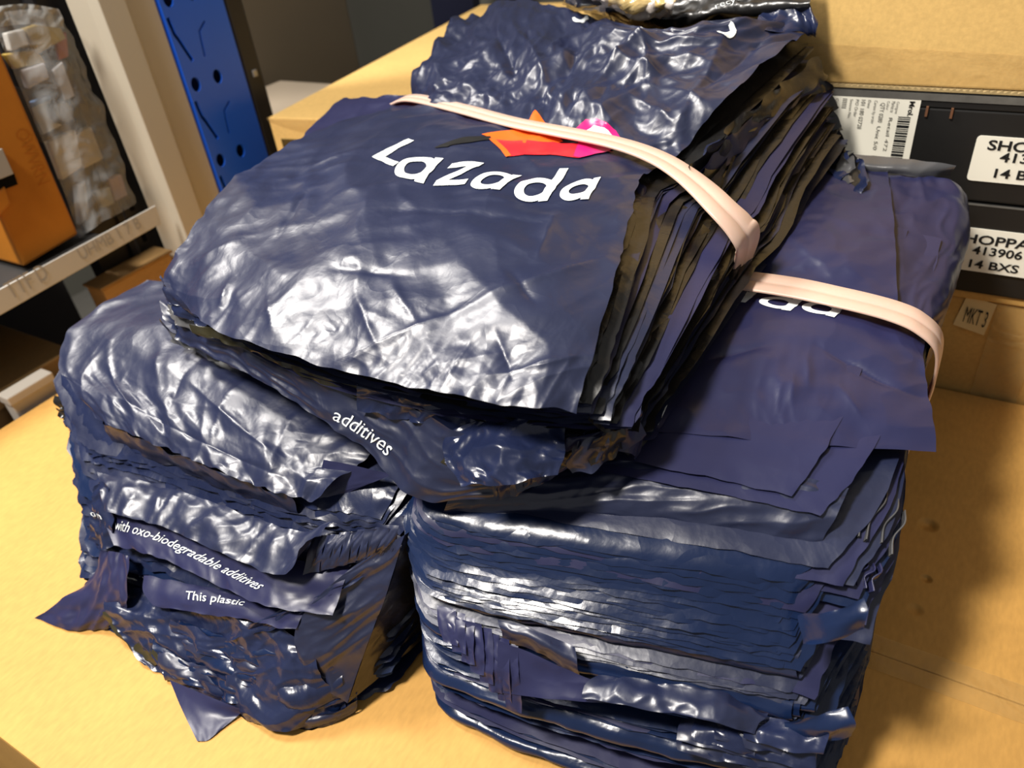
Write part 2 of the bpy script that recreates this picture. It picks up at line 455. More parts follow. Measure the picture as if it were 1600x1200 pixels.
# ------------------------------------------------------------------ cartons
# the large carton everything stands on: two top flaps meeting in a taped seam
dX, dY = -0.35, 0.47
CARD_TOP = card_mat('kraft_card_top', (0.55, 0.300, 0.078), dents=[(0.042 - dX, 0.641 - dY, 0.62, 0.011, 0.006), (0.049 - dX, 0.570 - dY, 0.62, 0.006, 0.004), (0.045 - dX, 0.530 - dY, 0.62, 0.008, 0.002)])
c = thing('cardboard_carton', 'large flat kraft carton with taped seam carrying the navy bag bundles', 'box', (dX, dY, FLOOR))
box('body', -1.07, 0.40, 0.06, 0.88, FLOOR, -0.004, CARD, c, 0.003)
box('flap', -1.07, 0.40, 0.06, 0.4695, -0.0035, 0.0, CARD_TOP, c, 0.0012)
box('flap', -1.07, 0.40, 0.4705, 0.88, -0.0035, 0.0, CARD_TOP, c, 0.0012)
# clear tape along the seam, slightly rippled
pt = Patch([[(-1.07, 0.452, 0.0008), (-0.6, 0.452, 0.0008), (0.4, 0.452, 0.0008)], [(-1.07, 0.47, 0.0012), (-0.6, 0.47, 0.0012), (0.4, 0.47, 0.0012)], [(-1.07, 0.488, 0.0008), (-0.6, 0.488, 0.0008), (0.4, 0.488, 0.0008)]], raw=True)
film('tape', pt, 160, 8, TAPE, c, [('soft', 0.0005, 0.02)], seed=2)

# carton behind on the right, with the small MKT 3 sticker
c = thing('cardboard_carton', 'kraft carton with a small MKT 3 sticker under the black boxes', 'box', (0.15, 1.15, FLOOR))
box('body', -0.32, 0.60, 0.886, 1.42, FLOOR, 0.122, CARD_D, c, 0.003)
box('lid', -0.323, 0.603, 0.882, 1.423, 0.1235, 0.133, CARD_D, c, 0.002)
STK = plain('tan_sticker', (0.66, 0.50, 0.25), 0.5, 0.3, noise=0.08, scale=60)
st = prism('sticker', [Py(*p, 0.8845) for p in ((1511, 462), (1558, 476), (1537, 524), (1489, 507))], (0, 0.001, 0), STK, c)
o0 = Py(1504, 502, 0.8835); o1 = Py(1538, 512, 0.8835); ux = (o1 - o0); wd = np.linalg.norm(ux)
text_on_plane('lettering', 'MKT 3', o0, ux / wd, (0.03, 0, 1), 0.021, INK, st, width=wd, lift=0.0004)
box('tape', 0.058, 0.105, 0.8835, 0.8850, -0.3, 0.1215, TAPE, c)

# black shoe boxes
BLK = plain('black_board', (0.010, 0.0095, 0.009), 0.45, 0.4, noise=0.2, scale=30)
BLKEDGE = plain('worn_board_edge', (0.10, 0.095, 0.085), 0.6, 0.3, noise=0.4, scale=60)
LABEL = plain('cream_label', (0.80, 0.77, 0.66), 0.5, 0.3)
GREYINK = plain('grey_ink', (0.13, 0.125, 0.11), 0.6, 0.2)
YF = 0.877
def rounded(x0, x1, z0, z1, r, y, n=5):
    pts = []
    for cx, cz, a0 in ((x1 - r, z1 - r, 0), (x0 + r, z1 - r, 90), (x0 + r, z0 + r, 180), (x1 - r, z0 + r, 270)):
        for i in range(n):
            a = math.radians(a0 + 90 * i / (n - 1)); pts.append((cx + r * math.cos(a), y, cz + r * math.sin(a)))
    return pts
c = thing('shoe_box', 'lower black box with white label reading 413906, on the MKT 3 carton', 'box', (0.1, 1.05, 0.133), 'black boxes stacked behind the bags')
box('body', -0.30, 0.50, YF + 0.002, 1.25, 0.1335, 0.232, BLK, c, 0.002)
box('lid', -0.302, 0.502, YF, 1.252, 0.205, 0.2365, BLK, c, 0.0015)
box('edge_strip', -0.3, 0.5, YF - 0.0006, YF + 0.001, 0.2345, 0.2362, BLKEDGE, c)
lb = prism('label_sticker', rounded(-0.012, 0.115, 0.161, 0.210, 0.004, YF - 0.0012), (0, 0.001, 0), LABEL, c)
for s, x, z, w, h in (('SHOPPABLE', 0.000, 0.1935, 0.098, 0.0105), ('413906', 0.0195, 0.1815, 0.046, 0.0095), ('14 BXS', 0.020, 0.1655, 0.046, 0.0095)):
    text_on_plane('lettering', s, (x, YF - 0.0012, z), (1, 0, 0), (0, 0, 1), h, INK, lb, width=w, bold=True)
c = thing('shoe_box', 'upper black box with barcode label and two copper staples, under the taped carton', 'box', (0.1, 1.05, 0.238), 'black boxes stacked behind the bags')
box('body', -0.30, 0.50, YF + 0.001, 1.25, 0.2385, 0.330, BLK, c, 0.002)
box('lid', -0.302, 0.502, YF + 0.0006, 1.252, 0.3305, 0.3455, BLK, c, 0.001)
box('edge_strip', -0.302, 0.502, YF - 0.0006, YF + 0.002, 0.3375, 0.3440, BLKEDGE, c)
lb = prism('label_sticker', rounded(-0.003, 0.11, 0.2605, 0.3065, 0.004, YF - 0.0004), (0, 0.001, 0), LABEL, c)
for s, x, z, w, h in (('SHOPPABLE', 0.008, 0.2935, 0.094, 0.0100), ('413906', 0.021, 0.2825, 0.050, 0.0095), ('14 BXS', 0.020, 0.2660, 0.048, 0.0095)):
    text_on_plane('lettering', s, (x, YF - 0.0004, z), (1, 0, 0), (0, 0, 1), h, INK, lb, width=w, bold=True)
bl = box('barcode_label', -0.160, -0.0595, YF - 0.0004, YF + 0.0009, 0.262, 0.3385, LABEL, c)
# print on the barcode label is turned a quarter: it reads downwards
def vtext(s, x, ztop, h, length, mt=GREYINK, bold=False):
    text_on_plane('lettering', s, (x, YF - 0.0004, ztop), (0, 0, -1), (1, 0, 0), h, mt, bl, width=length, bold=bold, lift=0.0006)
vtext('Mrol.', -0.0695, 0.3360, 0.0050, 0.0150, INK, True)
bz = 0.3200
for i, w_ in enumerate((1, 1, 2, 1, 3, 1, 1, 2, 2, 1, 3, 1, 2, 1, 1, 2, 3, 1, 1, 2)):
    box('barcode_bar', -0.0775, -0.0660, YF - 0.0007, YF, bz - 0.0009 * w_, bz, INK, bl); bz -= 0.0009 * w_ + 0.0010
for s, x, zt, h, ln in (('Consignee', -0.0815, 0.3350, 0.0026, 0.0120), ('Market to', -0.0860, 0.3350, 0.0034, 0.0110), ('Retail 472', -0.0860, 0.3185, 0.0034, 0.0350),
                        ('Colour', -0.0905, 0.3350, 0.0026, 0.0090), ('QTY 0280', -0.0960, 0.3330, 0.0042, 0.0200), ('Unit 5/0', -0.0960, 0.3090, 0.0036, 0.0250),
                        ('Carton by order', -0.1025, 0.3350, 0.0030, 0.0240), ('Date', -0.1085, 0.3350, 0.0026, 0.0080), ('101 180 02728', -0.1150, 0.3350, 0.0042, 0.0300),
                        ('P/O Order', -0.1205, 0.3350, 0.0032, 0.0180), ('Season No.', -0.1260, 0.3350, 0.0028, 0.0200), ('Code', -0.1400, 0.3350, 0.0026, 0.0100)):
    vtext(s, x, zt, h, ln)
bz = 0.3350
for i in range(6):
    box('barcode_bar', -0.1335, -0.1290, YF - 0.0007, YF, bz - 0.0008, bz, GREYINK, bl); bz -= 0.0018
COPPER = plain('copper', (0.42, 0.20, 0.11), 0.35, 0.5, metal=0.8)
for p in ((1448, 174), (1487, 177)):
    q = Py(*p, YF); box('staple', q[0] - 0.0012, q[0] + 0.0012, YF - 0.0012, YF + 0.001, q[2] - 0.0052, q[2] + 0.0052, COPPER, c, 0.0004)

# carton on top of the black boxes
c = thing('cardboard_carton', 'light kraft carton with wide clear tape resting on the black boxes', 'box', (0.1, 1.15, 0.346))
box('body', -0.36, 0.60, YF, 1.35, 0.3505, 0.80, CARD_L, c, 0.002)
# corrugated lower rim
n = 500; xs = np.linspace(-0.36, 0.60, n)
V = []; Fc = []
for i, x in enumerate(xs):
    w_ = 0.0012 * math.sin(x * 1100)
    V += [(x, YF - 0.0004, 0.3462), (x, YF - 0.0004, 0.3487 + w_), (x, YF + 0.0016, 0.3500)]
for i in range(n - 1):
    for k in range(2): Fc.append([3 * i + k, 3 * i + 3 + k, 3 * i + 4 + k, 3 * i + 1 + k])
mesh_obj('corrugated_rim', V, Fc, BLKEDGE if False else plain('raw_card_edge', (0.34, 0.25, 0.12), 0.7, 0.2, noise=0.4, scale=200), c)
box('rim_core', -0.36, 0.60, YF + 0.002, 1.35, 0.3463, 0.3504, CARD_D, c)
pt = Patch([[(-0.36, YF - 0.0008, 0.3515), (0.1, YF - 0.0008, 0.3515), (0.6, YF - 0.0008, 0.3515)], [(-0.36, YF - 0.0010, 0.370), (0.1, YF - 0.0010, 0.368), (0.6, YF - 0.0010, 0.366)], [(-0.36, YF - 0.0008, 0.394), (0.1, YF - 0.0008, 0.380), (0.6, YF - 0.0008, 0.358)]], raw=True)
film('tape', pt, 160, 10, TAPE, c, [('ridge', 0.0006, 0.03), ('soft', 0.0003, 0.01)], seed=5)

# carton behind on the left, turned a little
c = thing('cardboard_carton', 'kraft carton with dark printed mark, beside the blue post', 'box', (-0.75, 1.3, FLOOR))
RT = math.radians(7.5); PV = (-1.02, 0.89, 0)
box('body', -1.02, -0.40, 0.893, 1.75, FLOOR, 0.250, CARD_L, c, 0.003, RT, PV)
def rp(x, y, z):
    q = np.array([x - PV[0], y - PV[1]]); return np.array([PV[0] + math.cos(RT) * q[0] - math.sin(RT) * q[1], PV[1] + math.sin(RT) * q[0] + math.cos(RT) * q[1], z])
prism('printed_mark', [rp(-1.005, 0.8925, 0.215), rp(-0.93, 0.8925, 0.215), rp(-0.93, 0.8925, 0.195), rp(-1.005, 0.8925, 0.195)], (0, 0.0006, 0), plain('dark_brown_print', (0.07, 0.045, 0.012), 0.6, 0.2, noise=0.5, scale=90), c)
mm = [[rp(-1.0205, 0.8915, 0.244), rp(-0.96, 0.8915, 0.229), rp(-0.84, 0.8915, 0.212)], [rp(-1.0205, 0.8905, 0.247), rp(-0.96, 0.8905, 0.238), rp(-0.84, 0.8905, 0.228)], [rp(-1.0205, 0.8915, 0.2505), rp(-0.96, 0.8915, 0.2505), rp(-0.84, 0.8915, 0.2505)]]
film('tape', Patch(mm, raw=True), 40, 8, TAPE, c, [('ridge', 0.001, 0.03)], seed=8)

# ------------------------------------------------------------------ posts and shelf on the left (plane x = -1.1)
XS = -1.10
def hole_plate(name, y0, y1, z0, z1, loops, thick, mat, parent):
    """flat plate facing +x with real cut-outs"""
    bm = bmesh.new()
    def ring(pts):
        vs_ = [bm.verts.new((XS, p[0], p[1])) for p in pts]
        return [bm.edges.new((vs_[i], vs_[(i + 1) % len(vs_)])) for i in range(len(vs_))]
    E_ = ring([(y0, z0), (y1, z0), (y1, z1), (y0, z1)])
    for l in loops: E_ += ring(l)
    bmesh.ops.triangle_fill(bm, use_beauty=True, use_dissolve=False, edges=E_)
    ge = bmesh.ops.extrude_face_region(bm, geom=bm.faces[:])
    bmesh.ops.translate(bm, vec=(-thick, 0, 0), verts=[g for g in ge['geom'] if isinstance(g, bmesh.types.BMVert)])
    bmesh.ops.recalc_face_normals(bm, faces=bm.faces)
    bm.verts.index_update()
    v = [tuple(q.co) for q in bm.verts]; f = [[q.index for q in fa.verts] for fa in bm.faces]
    bm.free(); return mesh_obj(name, v, f, mat, parent)
BLUE = plain('blue_powder_coat', (0.010, 0.105, 0.66), 0.38, 0.5, noise=0.06, scale=12)
BLUE_D = plain('blue_powder_coat_shaded', (0.003, 0.035, 0.28), 0.5, 0.4)  # post's blue darkened, putting the channel's inner shade into the colour
DARK = plain('charcoal_steel', (0.012, 0.012, 0.014), 0.5, 0.4, noise=0.2, scale=20)
c = thing('rack_post', 'bright blue perforated steel rack post with keyhole slots', 'post', (XS, 0.88, FLOOR))
def circ(y, z, r, k=16): return [(y + r * math.cos(2 * math.pi * i / k), z + 1.25 * r * math.sin(2 * math.pi * i / k)) for i in range(k)]
def slot(pts, w):
    """bent slot outline around a centre line"""
    P = np.array(pts, float); L_, R_ = [], []
    for i in range(len(P)):
        d = P[min(i + 1, len(P) - 1)] - P[max(i - 1, 0)]; d /= np.linalg.norm(d); nn = np.array([-d[1], d[0]]) * w
        L_.append(tuple(P[i] + nn)); R_.append(tuple(P[i] - nn))
    return L_ + R_[::-1]
a0 = Px(264, 3, XS); a1 = Px(306, 132, XS); a2 = Px(347, 253, XS)
pitch = (a0[2] - a2[2]) / 2
loops = []
yl, yr = a1[1], Px(344, 133, XS)[1]
s0 = Px(262, 28, XS); s1 = Px(277, 58, XS); s2 = Px(301, 95, XS); t0 = Px(320, 33, XS); t1 = Px(312, 55, XS); t2 = Px(320, 88, XS)
grooves = []
for k in range(-3, 6):
    z = a1[2] + k * pitch
    if z < -0.5 or z > 0.95: continue
    loops.append(circ(yl, z, 0.0088)); loops.append(circ(yr, z, 0.0088))
    dz = (k - 1) * pitch
    loops.append(slot([(s0[1], s0[2] + dz), (s1[1] - 0.003, s1[2] + dz + 0.004), (s1[1] + 0.001, s1[2] + dz - 0.004), (s2[1], s2[2] + dz)], 0.0030))
    loops.append(slot([(t0[1], t0[2] + dz), (t1[1] + 0.002, t1[2] + dz + 0.006), (t1[1], t1[2] + dz - 0.006), (t2[1], t2[2] + dz)], 0.0016))
hole_plate('perforated_face', 0.821, 0.939, FLOOR, 1.15, loops, 0.004, BLUE, c)
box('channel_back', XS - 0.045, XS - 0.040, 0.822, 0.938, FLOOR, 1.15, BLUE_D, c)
box('side_flange', XS - 0.045, XS - 0.004, 0.819, 0.823, FLOOR, 1.15, BLUE, c, 0.001)
c = thing('rack_post', 'narrow black steel post right behind the blue one', 'post', (XS - 0.02, 0.965, FLOOR))
pr = [(XS - 0.04, 0.9405), (XS - 0.004, 0.9405), (XS, 0.946), (XS, 0.975), (XS - 0.006, 0.982), (XS - 0.04, 0.982)]
prism('upright', [(x, y, FLOOR) for x, y in pr], (0, 0, 1.75), DARK, c)
q = Px(386, 119, XS); v_, f_ = boxgeo(XS - 0.001, XS + 0.0025, 0.956, 0.966, q[2] - 0.006, q[2] + 0.006, 0.002)
mesh_obj('rivet', v_, f_, plain('steel', (0.3, 0.3, 0.3), 0.4, 0.5, metal=0.6), c)
BEIGE = plain('beige_paint', (0.50, 0.455, 0.365), 0.55, 0.35, noise=0.03, scale=4)
c = thing('rack_post', 'cream painted steel post standing left of the blue one', 'post', (XS - 0.02, 0.77, FLOOR))
pr = [(XS - 0.035, 0.700), (XS - 0.012, 0.716), (XS + 0.004, 0.722), (XS + 0.004, 0.764), (XS - 0.004, 0.769), (XS - 0.004, 0.817), (XS - 0.035, 0.817)]
prism('upright', [(x, y, FLOOR) for x, y in pr], (0, 0, 1.75), BEIGE, c, 0.0015)
# dark slotted post further left and the shelf with its goods
c = thing('rack_post', 'dark slotted steel post at the shelf end, left of the cream one', 'post', (XS - 0.08, 0.66, FLOOR))
XD = XS - 0.06
prism('upright', [(XD, 0.600, FLOOR), (XD, 0.716, FLOOR), (XD - 0.03, 0.716, FLOOR), (XD - 0.03, 0.600, FLOOR)], (0, 0, 1.75), DARK, c)
prism('ridge', [(XD + 0.006, 0.655, FLOOR), (XD + 0.012, 0.662, FLOOR), (XD + 0.006, 0.670, FLOOR), (XD - 0.001, 0.670, FLOOR), (XD - 0.001, 0.655, FLOOR)], (0, 0, 1.75), DARK, c)
BLKH = plain('slot_black', (0.003, 0.003, 0.003), 0.8, 0.1)
for k in range(26): 
    z = -0.45 + k * 0.055
    box('slot', XD - 0.0005, XD + 0.0006, 0.684, 0.692, z, z + 0.02, BLKH, c)

SHELFM = plain('dark_shelf_steel', (0.016, 0.015, 0.015), 0.55, 0.4, noise=0.3, scale=10)
c = thing('shelf', 'dark steel shelf with a long pale price strip on its edge', 'shelf', (XS - 0.25, 0.3, 0.1))
A = Px(0, 452, XS); B = Px(243, 321, XS); C_ = Px(252, 350, XS); D_ = Px(0, 497, XS)
sl = (B[2] - A[2]) / (B[1] - A[1])
ya, yb = -0.25, 0.595
def zl(y): return A[2] + sl * (y - A[1])
prism('board', [(XS - 0.004, ya, zl(ya) - 0.004), (XS - 0.004, yb, zl(yb) - 0.004), (XS - 0.004, yb, zl(yb) - 0.03), (XS - 0.004, ya, zl(ya) - 0.03)], (-0.46, 0, 0), SHELFM, c)
box('back_panel', XS - 0.47, XS - 0.46, -0.3, 0.72, FLOOR, 1.0, SHELFM, c)
STRIP = plain('price_strip', (0.50, 0.49, 0.46), 0.45, 0.4, noise=0.06, scale=8)
zb = (A[2] - D_[2])
sp = prism('price_strip', [(XS, ya, zl(ya)), (XS, B[1], zl(B[1])), (XS, C_[1], zl(B[1]) - zb * 0.85), (XS, ya, zl(ya) - zb)], (-0.003, 0, 0), STRIP, c, 0.001)
dr = np.array([0, 1, sl]); dr /= np.linalg.norm(dr); upv = np.array([0, -dr[2], dr[1]])
for s, p, ln, h in (('TTF D', (18, 468), 0.060, 0.026), ('UHMB 1 7 B', (128, 407), 0.110, 0.019)):
    q = Px(*p, XS); text_on_plane('lettering', s, q, dr, upv, h, plain('pale_grey_ink', (0.36, 0.35, 0.33), 0.6, 0.2), sp, width=ln, lift=0.0006)

# orange box leaning on the shelf
ORB = plain('orange_card', (0.42, 0.150, 0.012), 0.5, 0.4, noise=0.22, scale=14)
XO = XS - 0.02
pts = [Px(*p, XO) for p in ((38, 417), (123, 366), (-4, 66), (-30, 60), (-60, 250), (-60, 460))]
c = thing('orange_box', 'tall orange box with embossed lettering standing on the left shelf', 'box', Px(60, 410, XO))
pts = [Px(38, 417, XO), Px(123, 366, XO), Px(-8, 60, XO), Px(-110, 105, XO)]
prism('body', pts, (-0.10, 0, 0), ORB, c, 0.004)
prism('side_block', [Px(-40, 330, XO + .006), Px(8, 290, XO + .006), Px(18, 318, XO + .006), Px(-30, 372, XO + .006)], (-0.01, 0, 0), ORB, c, 0.003)
prism('grey_tab', [Px(-30, 245, XO + .008), Px(4, 232, XO + .008), Px(22, 272, XO + .008), Px(-30, 292, XO + .008)], (-0.007, 0, 0), plain('grey_card', (0.33, 0.31, 0.28), 0.6, 0.3), c, 0.001)
prism('dark_gap', [Px(-30, 290, XO + .004), Px(22, 270, XO + .004), Px(28, 288, XO + .004), Px(-30, 310, XO + .004)], (-0.005, 0, 0), BLKH, c)
e0 = Px(22, 205, XO); e1_ = Px(60, 290, XO); ux = e1_ - e0; L_ = np.linalg.norm(ux); ux /= L_
text_on_plane('lettering', 'OWVRN', e0, ux, np.cross((1, 0, 0), ux), 0.020, plain('brown_emboss', (0.36, 0.11, 0.008), 0.6, 0.3), c, width=L_)

# clear pouch full of small packs
XP = XS - 0.03
c = thing('clear_pouch', 'crinkled clear plastic pouch of small goods beside the orange box', 'pouch', Px(150, 350, XP))
G_ = [[(124, 372), (165, 345), (216, 317)], [(100, 300), (150, 270), (190, 262)], [(60, 205), (120, 190), (172, 195)], [(20, 110), (90, 100), (140, 120)], [(-20, 20), (60, 15), (102, 30)]]
film('film_front', Patch([[Px(x, y, XP + (0.022 if j == 1 else 0.0)) for j, (x, y) in enumerate(r)] for r in G_], raw=True), 50, 80, CLEARF, c, [('ridge', 0.007, 0.04), ('crumple', 0.005, 0.03)], seed=3)
film('film_back', Patch([[Px(x, y, XP - 0.035) for j, (x, y) in enumerate(r)] for r in G_], raw=True), 30, 50, DARK, c, [('ridge', 0.006, 0.05)], seed=4)
hz = [[(-20, 45), (40, 38), (100, 45)], [(-20, 25), (40, 18), (98, 30)], [(-20, 12), (40, 6), (90, 14)]]
film('zip_edge', Patch([[Px(x, y, XP + 0.012) for x, y in r] for r in hz], raw=True), 40, 12, plain('milky_film', (0.30, 0.30, 0.29), 0.25, 0.6, noise=0.3, scale=60, bump=0.6), c, [('ridge', 0.006, 0.02)], seed=6)
packs = [('white_tag', [(10, 52), (38, 45), (46, 70), (18, 80)], (0.62, 0.60, 0.56)), ('yellow_pack', [(38, 45), (88, 28), (104, 60), (60, 85)], (0.42, 0.30, 0.10)),
         ('yellow_strip', [(8, 85), (58, 78), (72, 98), (25, 108)], (0.55, 0.38, 0.08)), ('red_pack', [(88, 58), (104, 50), (108, 88), (92, 95)], (0.42, 0.045, 0.03)),
         ('grey_tag', [(36, 110), (70, 98), (78, 122), (46, 139)], (0.50, 0.47, 0.48)), ('white_stick', [(82, 110), (98, 96), (118, 150), (102, 158)], (0.55, 0.54, 0.55)),
         ('blue_pack', [(46, 162), (78, 148), (97, 196), (68, 211)], (0.55, 0.58, 0.58)), ('blue_band', [(46, 162), (78, 148), (82, 155), (50, 169)], (0.16, 0.30, 0.56)),
         ('cream_pack', [(76, 222), (118, 203), (130, 260), (98, 282)], (0.66, 0.60, 0.46)), ('kraft_pack', [(116, 212), (142, 197), (162, 248), (132, 264)], (0.50, 0.42, 0.28)),
         ('dark_pack', [(10, 130), (40, 140), (70, 225), (50, 215)], (0.03, 0.03, 0.04)), ('pink_pack', [(170, 280), (190, 272), (200, 305), (180, 315)], (0.40, 0.28, 0.29)),
         ('grey_pack', [(120, 290), (134, 280), (140, 340), (126, 352)], (0.38, 0.38, 0.37)), ('olive_pack', [(150, 300), (172, 292), (180, 318), (160, 326)], (0.36, 0.35, 0.28))]
for k, (nm, pp, cc) in enumerate(packs):
    x_ = XP - 0.006 - 0.0025 * (k % 4) + (0.004 if nm == 'blue_band' else 0)
    if nm == 'blue_band': x_ = XP - 0.006 - 0.0025 * (6 % 4) + 0.002
    prism(nm, [Px(px_, py_, x_) for px_, py_ in pp], (-0.012, 0, 0), plain(nm, [q * 0.72 for q in cc], 0.5, 0.4, noise=0.25, scale=40), c, 0.002)  # pack colours scaled down to put the dim light into them
q = Px(97, 175, XP - 0.003)
bm = bmesh.new(); bmesh.ops.create_cone(bm, cap_ends=True, segments=24, radius1=0.017, radius2=0.013, depth=0.012, matrix=Matrix.Translation(Vector(q)) @ Matrix.Rotation(math.pi / 2, 4, 'Y')); bm.verts.index_update()
mesh_obj('silver_cap', [tuple(v.co) for v in bm.verts], [[v.index for v in f.verts] for f in bm.faces], plain('dark_chrome', (0.25, 0.25, 0.26), 0.25, 0.5, metal=0.9), c); bm.free()

# goods beside and under the shelf
BRN = card_mat('brown_card', (0.26, 0.155, 0.06))
c = thing('cardboard_box', 'brown cardboard box in the gap under the price strip', 'box', (-1.20, 0.36, FLOOR))
box('body', -1.34, -1.115, 0.20, 0.475, FLOOR, 0.022, BRN, c, 0.003); box('lid', -1.344, -1.111, 0.196, 0.479, 0.0, 0.028, BRN, c, 0.003)
c = thing('cardboard_box', 'tan cardboard box glimpsed behind the left heap below the dark post', 'box', (-1.13, 0.64, FLOOR))
box('body', -1.152, -1.110, 0.560, 0.690, FLOOR, 0.085, card_mat('tan_card', (0.42, 0.25, 0.10)), c, 0.003); box('flap', -1.152, -1.106, 0.556, 0.694, 0.086, 0.090, BRN, c, 0.001)
c = thing('grey_carton', 'flat pale grey carton standing at the edge of the large kraft carton', 'box', (-1.09, 0.40, FLOOR))
GC = plain('grey_carton', (0.42, 0.38, 0.33), 0.6, 0.3, noise=0.08, scale=9)
y0_, y1_ = Px(12, 628, -1.085)[1], Px(84, 598, -1.085)[1]; zt_ = Px(70, 583, -1.085)[2]
box('body', -1.102, -1.079, y0_, y1_, FLOOR, zt_ - 0.004, GC, c, 0.002)
box('lid', -1.104, -1.077, y0_ - 0.002, y1_ + 0.002, zt_ - 0.014, zt_, GC, c, 0.002)

# cabinet, pale box and dark post at the back left
c = thing('cabinet', 'plain taupe cabinet side standing against the back left wall', 'cabinet', (-1.58, 1.45, FLOOR))
TAUPE = plain('taupe_laminate', (0.125, 0.105, 0.075), 0.6, 0.35, noise=0.05, scale=3)
box('body', -1.68, -1.50, 1.00, 1.675, FLOOR, 1.3, TAUPE, c, 0.004); box('base', -1.68, -1.495, 0.995, 1.68, FLOOR, FLOOR + 0.08, DARK, c)
c = thing('carton', 'pale beige carton glimpsed between black post and kraft carton', 'box', (-1.25, 1.2, FLOOR))
PALE = plain('pale_card', (0.40, 0.33, 0.25), 0.6, 0.3, noise=0.08, scale=8)
box('body', -1.46, -1.13, 1.02, 1.345, FLOOR, 0.165, PALE, c, 0.003); box('flap', -1.20, -1.134, 1.03, 1.335, 0.1655, 0.169, PALE, c, 0.001)
c = thing('wall_post', 'dark blue-black post rising behind the far end of the kraft carton', 'post', (-1.35, 2.2, FLOOR))
q = Py(672, 0, 2.0); q2 = Py(738, 0, 2.0)
NB = plain('blue_black_paint', (0.012, 0.014, 0.035), 0.5, 0.4)
box('upright', q[0], q2[0], 2.0, 2.04, FLOOR, 1.2, NB, c, 0.002); box('foot_plate', q[0] - 0.02, q2[0] + 0.02, 1.98, 2.06, FLOOR, FLOOR + 0.01, NB, c)

# ------------------------------------------------------------------ stacks of bags
class Stack:
    """layers between a bottom and a top surface; front(u,t) moves the front hem, bulge pushes the front face out"""
    def __init__(self, B, T, fe=None, side=None):
        self.B, self.T, self.fe, self.side = B, T, fe, side
    def pts(self, u, v, t):
        u = np.asarray(u, float); v = np.asarray(v, float); t = np.broadcast_to(np.asarray(t, float), u.shape)
        if self.fe is not None: v = v + self.fe(u, t) * np.clip(1 - v, 0, 1.2)
        P = self.B.at(u, v) * (1 - t)[:, None] + self.T.at(u, v) * t[:, None]
        if self.side is not None: P = P + self.side(u, v, t)
        return P
    def solve(self, px, py, t):
        u, v = np.meshgrid(np.linspace(0.3, 1.25, 96), np.linspace(-0.1, 0.6, 71))
        q = project(self.pts(u.ravel(), v.ravel(), t)); d = (q[:, 0] - px) ** 2 + (q[:, 1] - py) ** 2
        i = np.argmin(d); return u.ravel()[i], v.ravel()[i]

def layer(name, st, t, ur, vr, mat, parent, amp=0.0015, ragged=0.0025, droop=0.004, seed=0, nu=44, nv=26, skew=0.0, size=0.06, uback=None):
    """one flat bag inside a stack"""
    a = rim(nu, 1.5); b = np.concatenate([np.linspace(0, 0.2, nv // 2, endpoint=False), np.linspace(0.2, 1, nv - nv // 2)])
    U, V = np.meshgrid(a, b)
    uu = ur[0] + (ur[1] - ur[0]) * U; vv = vr[0] + (vr[1] - vr[0]) * V + skew * (U - 0.5)
    if uback is not None:
        r1 = ur[1] + (uback - ur[1]) * np.clip(V / 0.5, 0, 1); uu = ur[0] + (r1 - ur[0]) * U
    P = st.pts(uu.ravel(), vv.ravel(), t)
    Q = np.stack([P[:, 0], P[:, 1], np.full(len(P), seed * 1.37)], 1)
    ef = np.exp(-V.ravel() / 0.05); er = np.exp(-(1 - U.ravel()) / 0.05); el = np.exp(-U.ravel() / 0.05)
    e = np.maximum(ef, np.maximum(er, el))
    P[:, 2] += perlin(Q / size) * amp * (0.4 + e) + perlin(Q / 0.018) * amp * 0.7 * e - droop * e * (0.5 + 0.5 * perlin(Q / 0.05 + 20))
    nz = np.stack([perlin(Q / 0.012 + 7), perlin(Q / 0.012 + 31)], 1)
    P[:, :2] += nz * (ragged * e)[:, None]
    return mesh_obj(name, P, grid_faces(nv, nu), mat, parent, smooth=True)

def fold(name, st, t0, t1, ur, vd, bulge, mat, parent, seed=0, nu=70, ns=34, amp=0.0016, v0=0.0):
    """a bag folded double: rounded fold at the front, both halves running back into the stack"""
    u = np.linspace(ur[0], ur[1], nu); s = np.linspace(0, 1, ns)
    V = np.zeros(ns); T = np.zeros(ns)
    for i, x in enumerate(s):
        if x < 0.25: V[i] = v0 + vd * (1 - x / 0.25); T[i] = t0
        elif x > 0.75: V[i] = v0 + vd * (x - 0.75) / 0.25; T[i] = t1
        else:
            ph = (x - 0.25) / 0.5 * math.pi; T[i] = (t0 + t1) / 2 - math.cos(ph) * (t1 - t0) / 2; V[i] = v0 - bulge * math.sin(ph)
    U_, I = np.meshgrid(u, np.arange(ns))
    P = st.pts(U_.ravel(), V[I.ravel()], T[I.ravel()])
    G = P.reshape(ns, nu, 3); N = normals(G)
    S = arclen(G); q = np.concatenate([S.reshape(-1, 2), np.full((ns * nu, 1), seed * 2.1)], 1)
    h = (0.3 - np.abs(perlin(q / np.array([0.11, 0.007, 1])))) * amp * 1.3 + fbm(q / 0.03, 2) * amp * 0.8 + perlin(q / np.array([0.012, 0.02, 1])) * amp * 0.35
    G = G + N * h.reshape(ns, nu, 1)
    return mesh_obj(name, G.reshape(-1, 3), grid_faces(ns, nu), mat, parent, smooth=True)

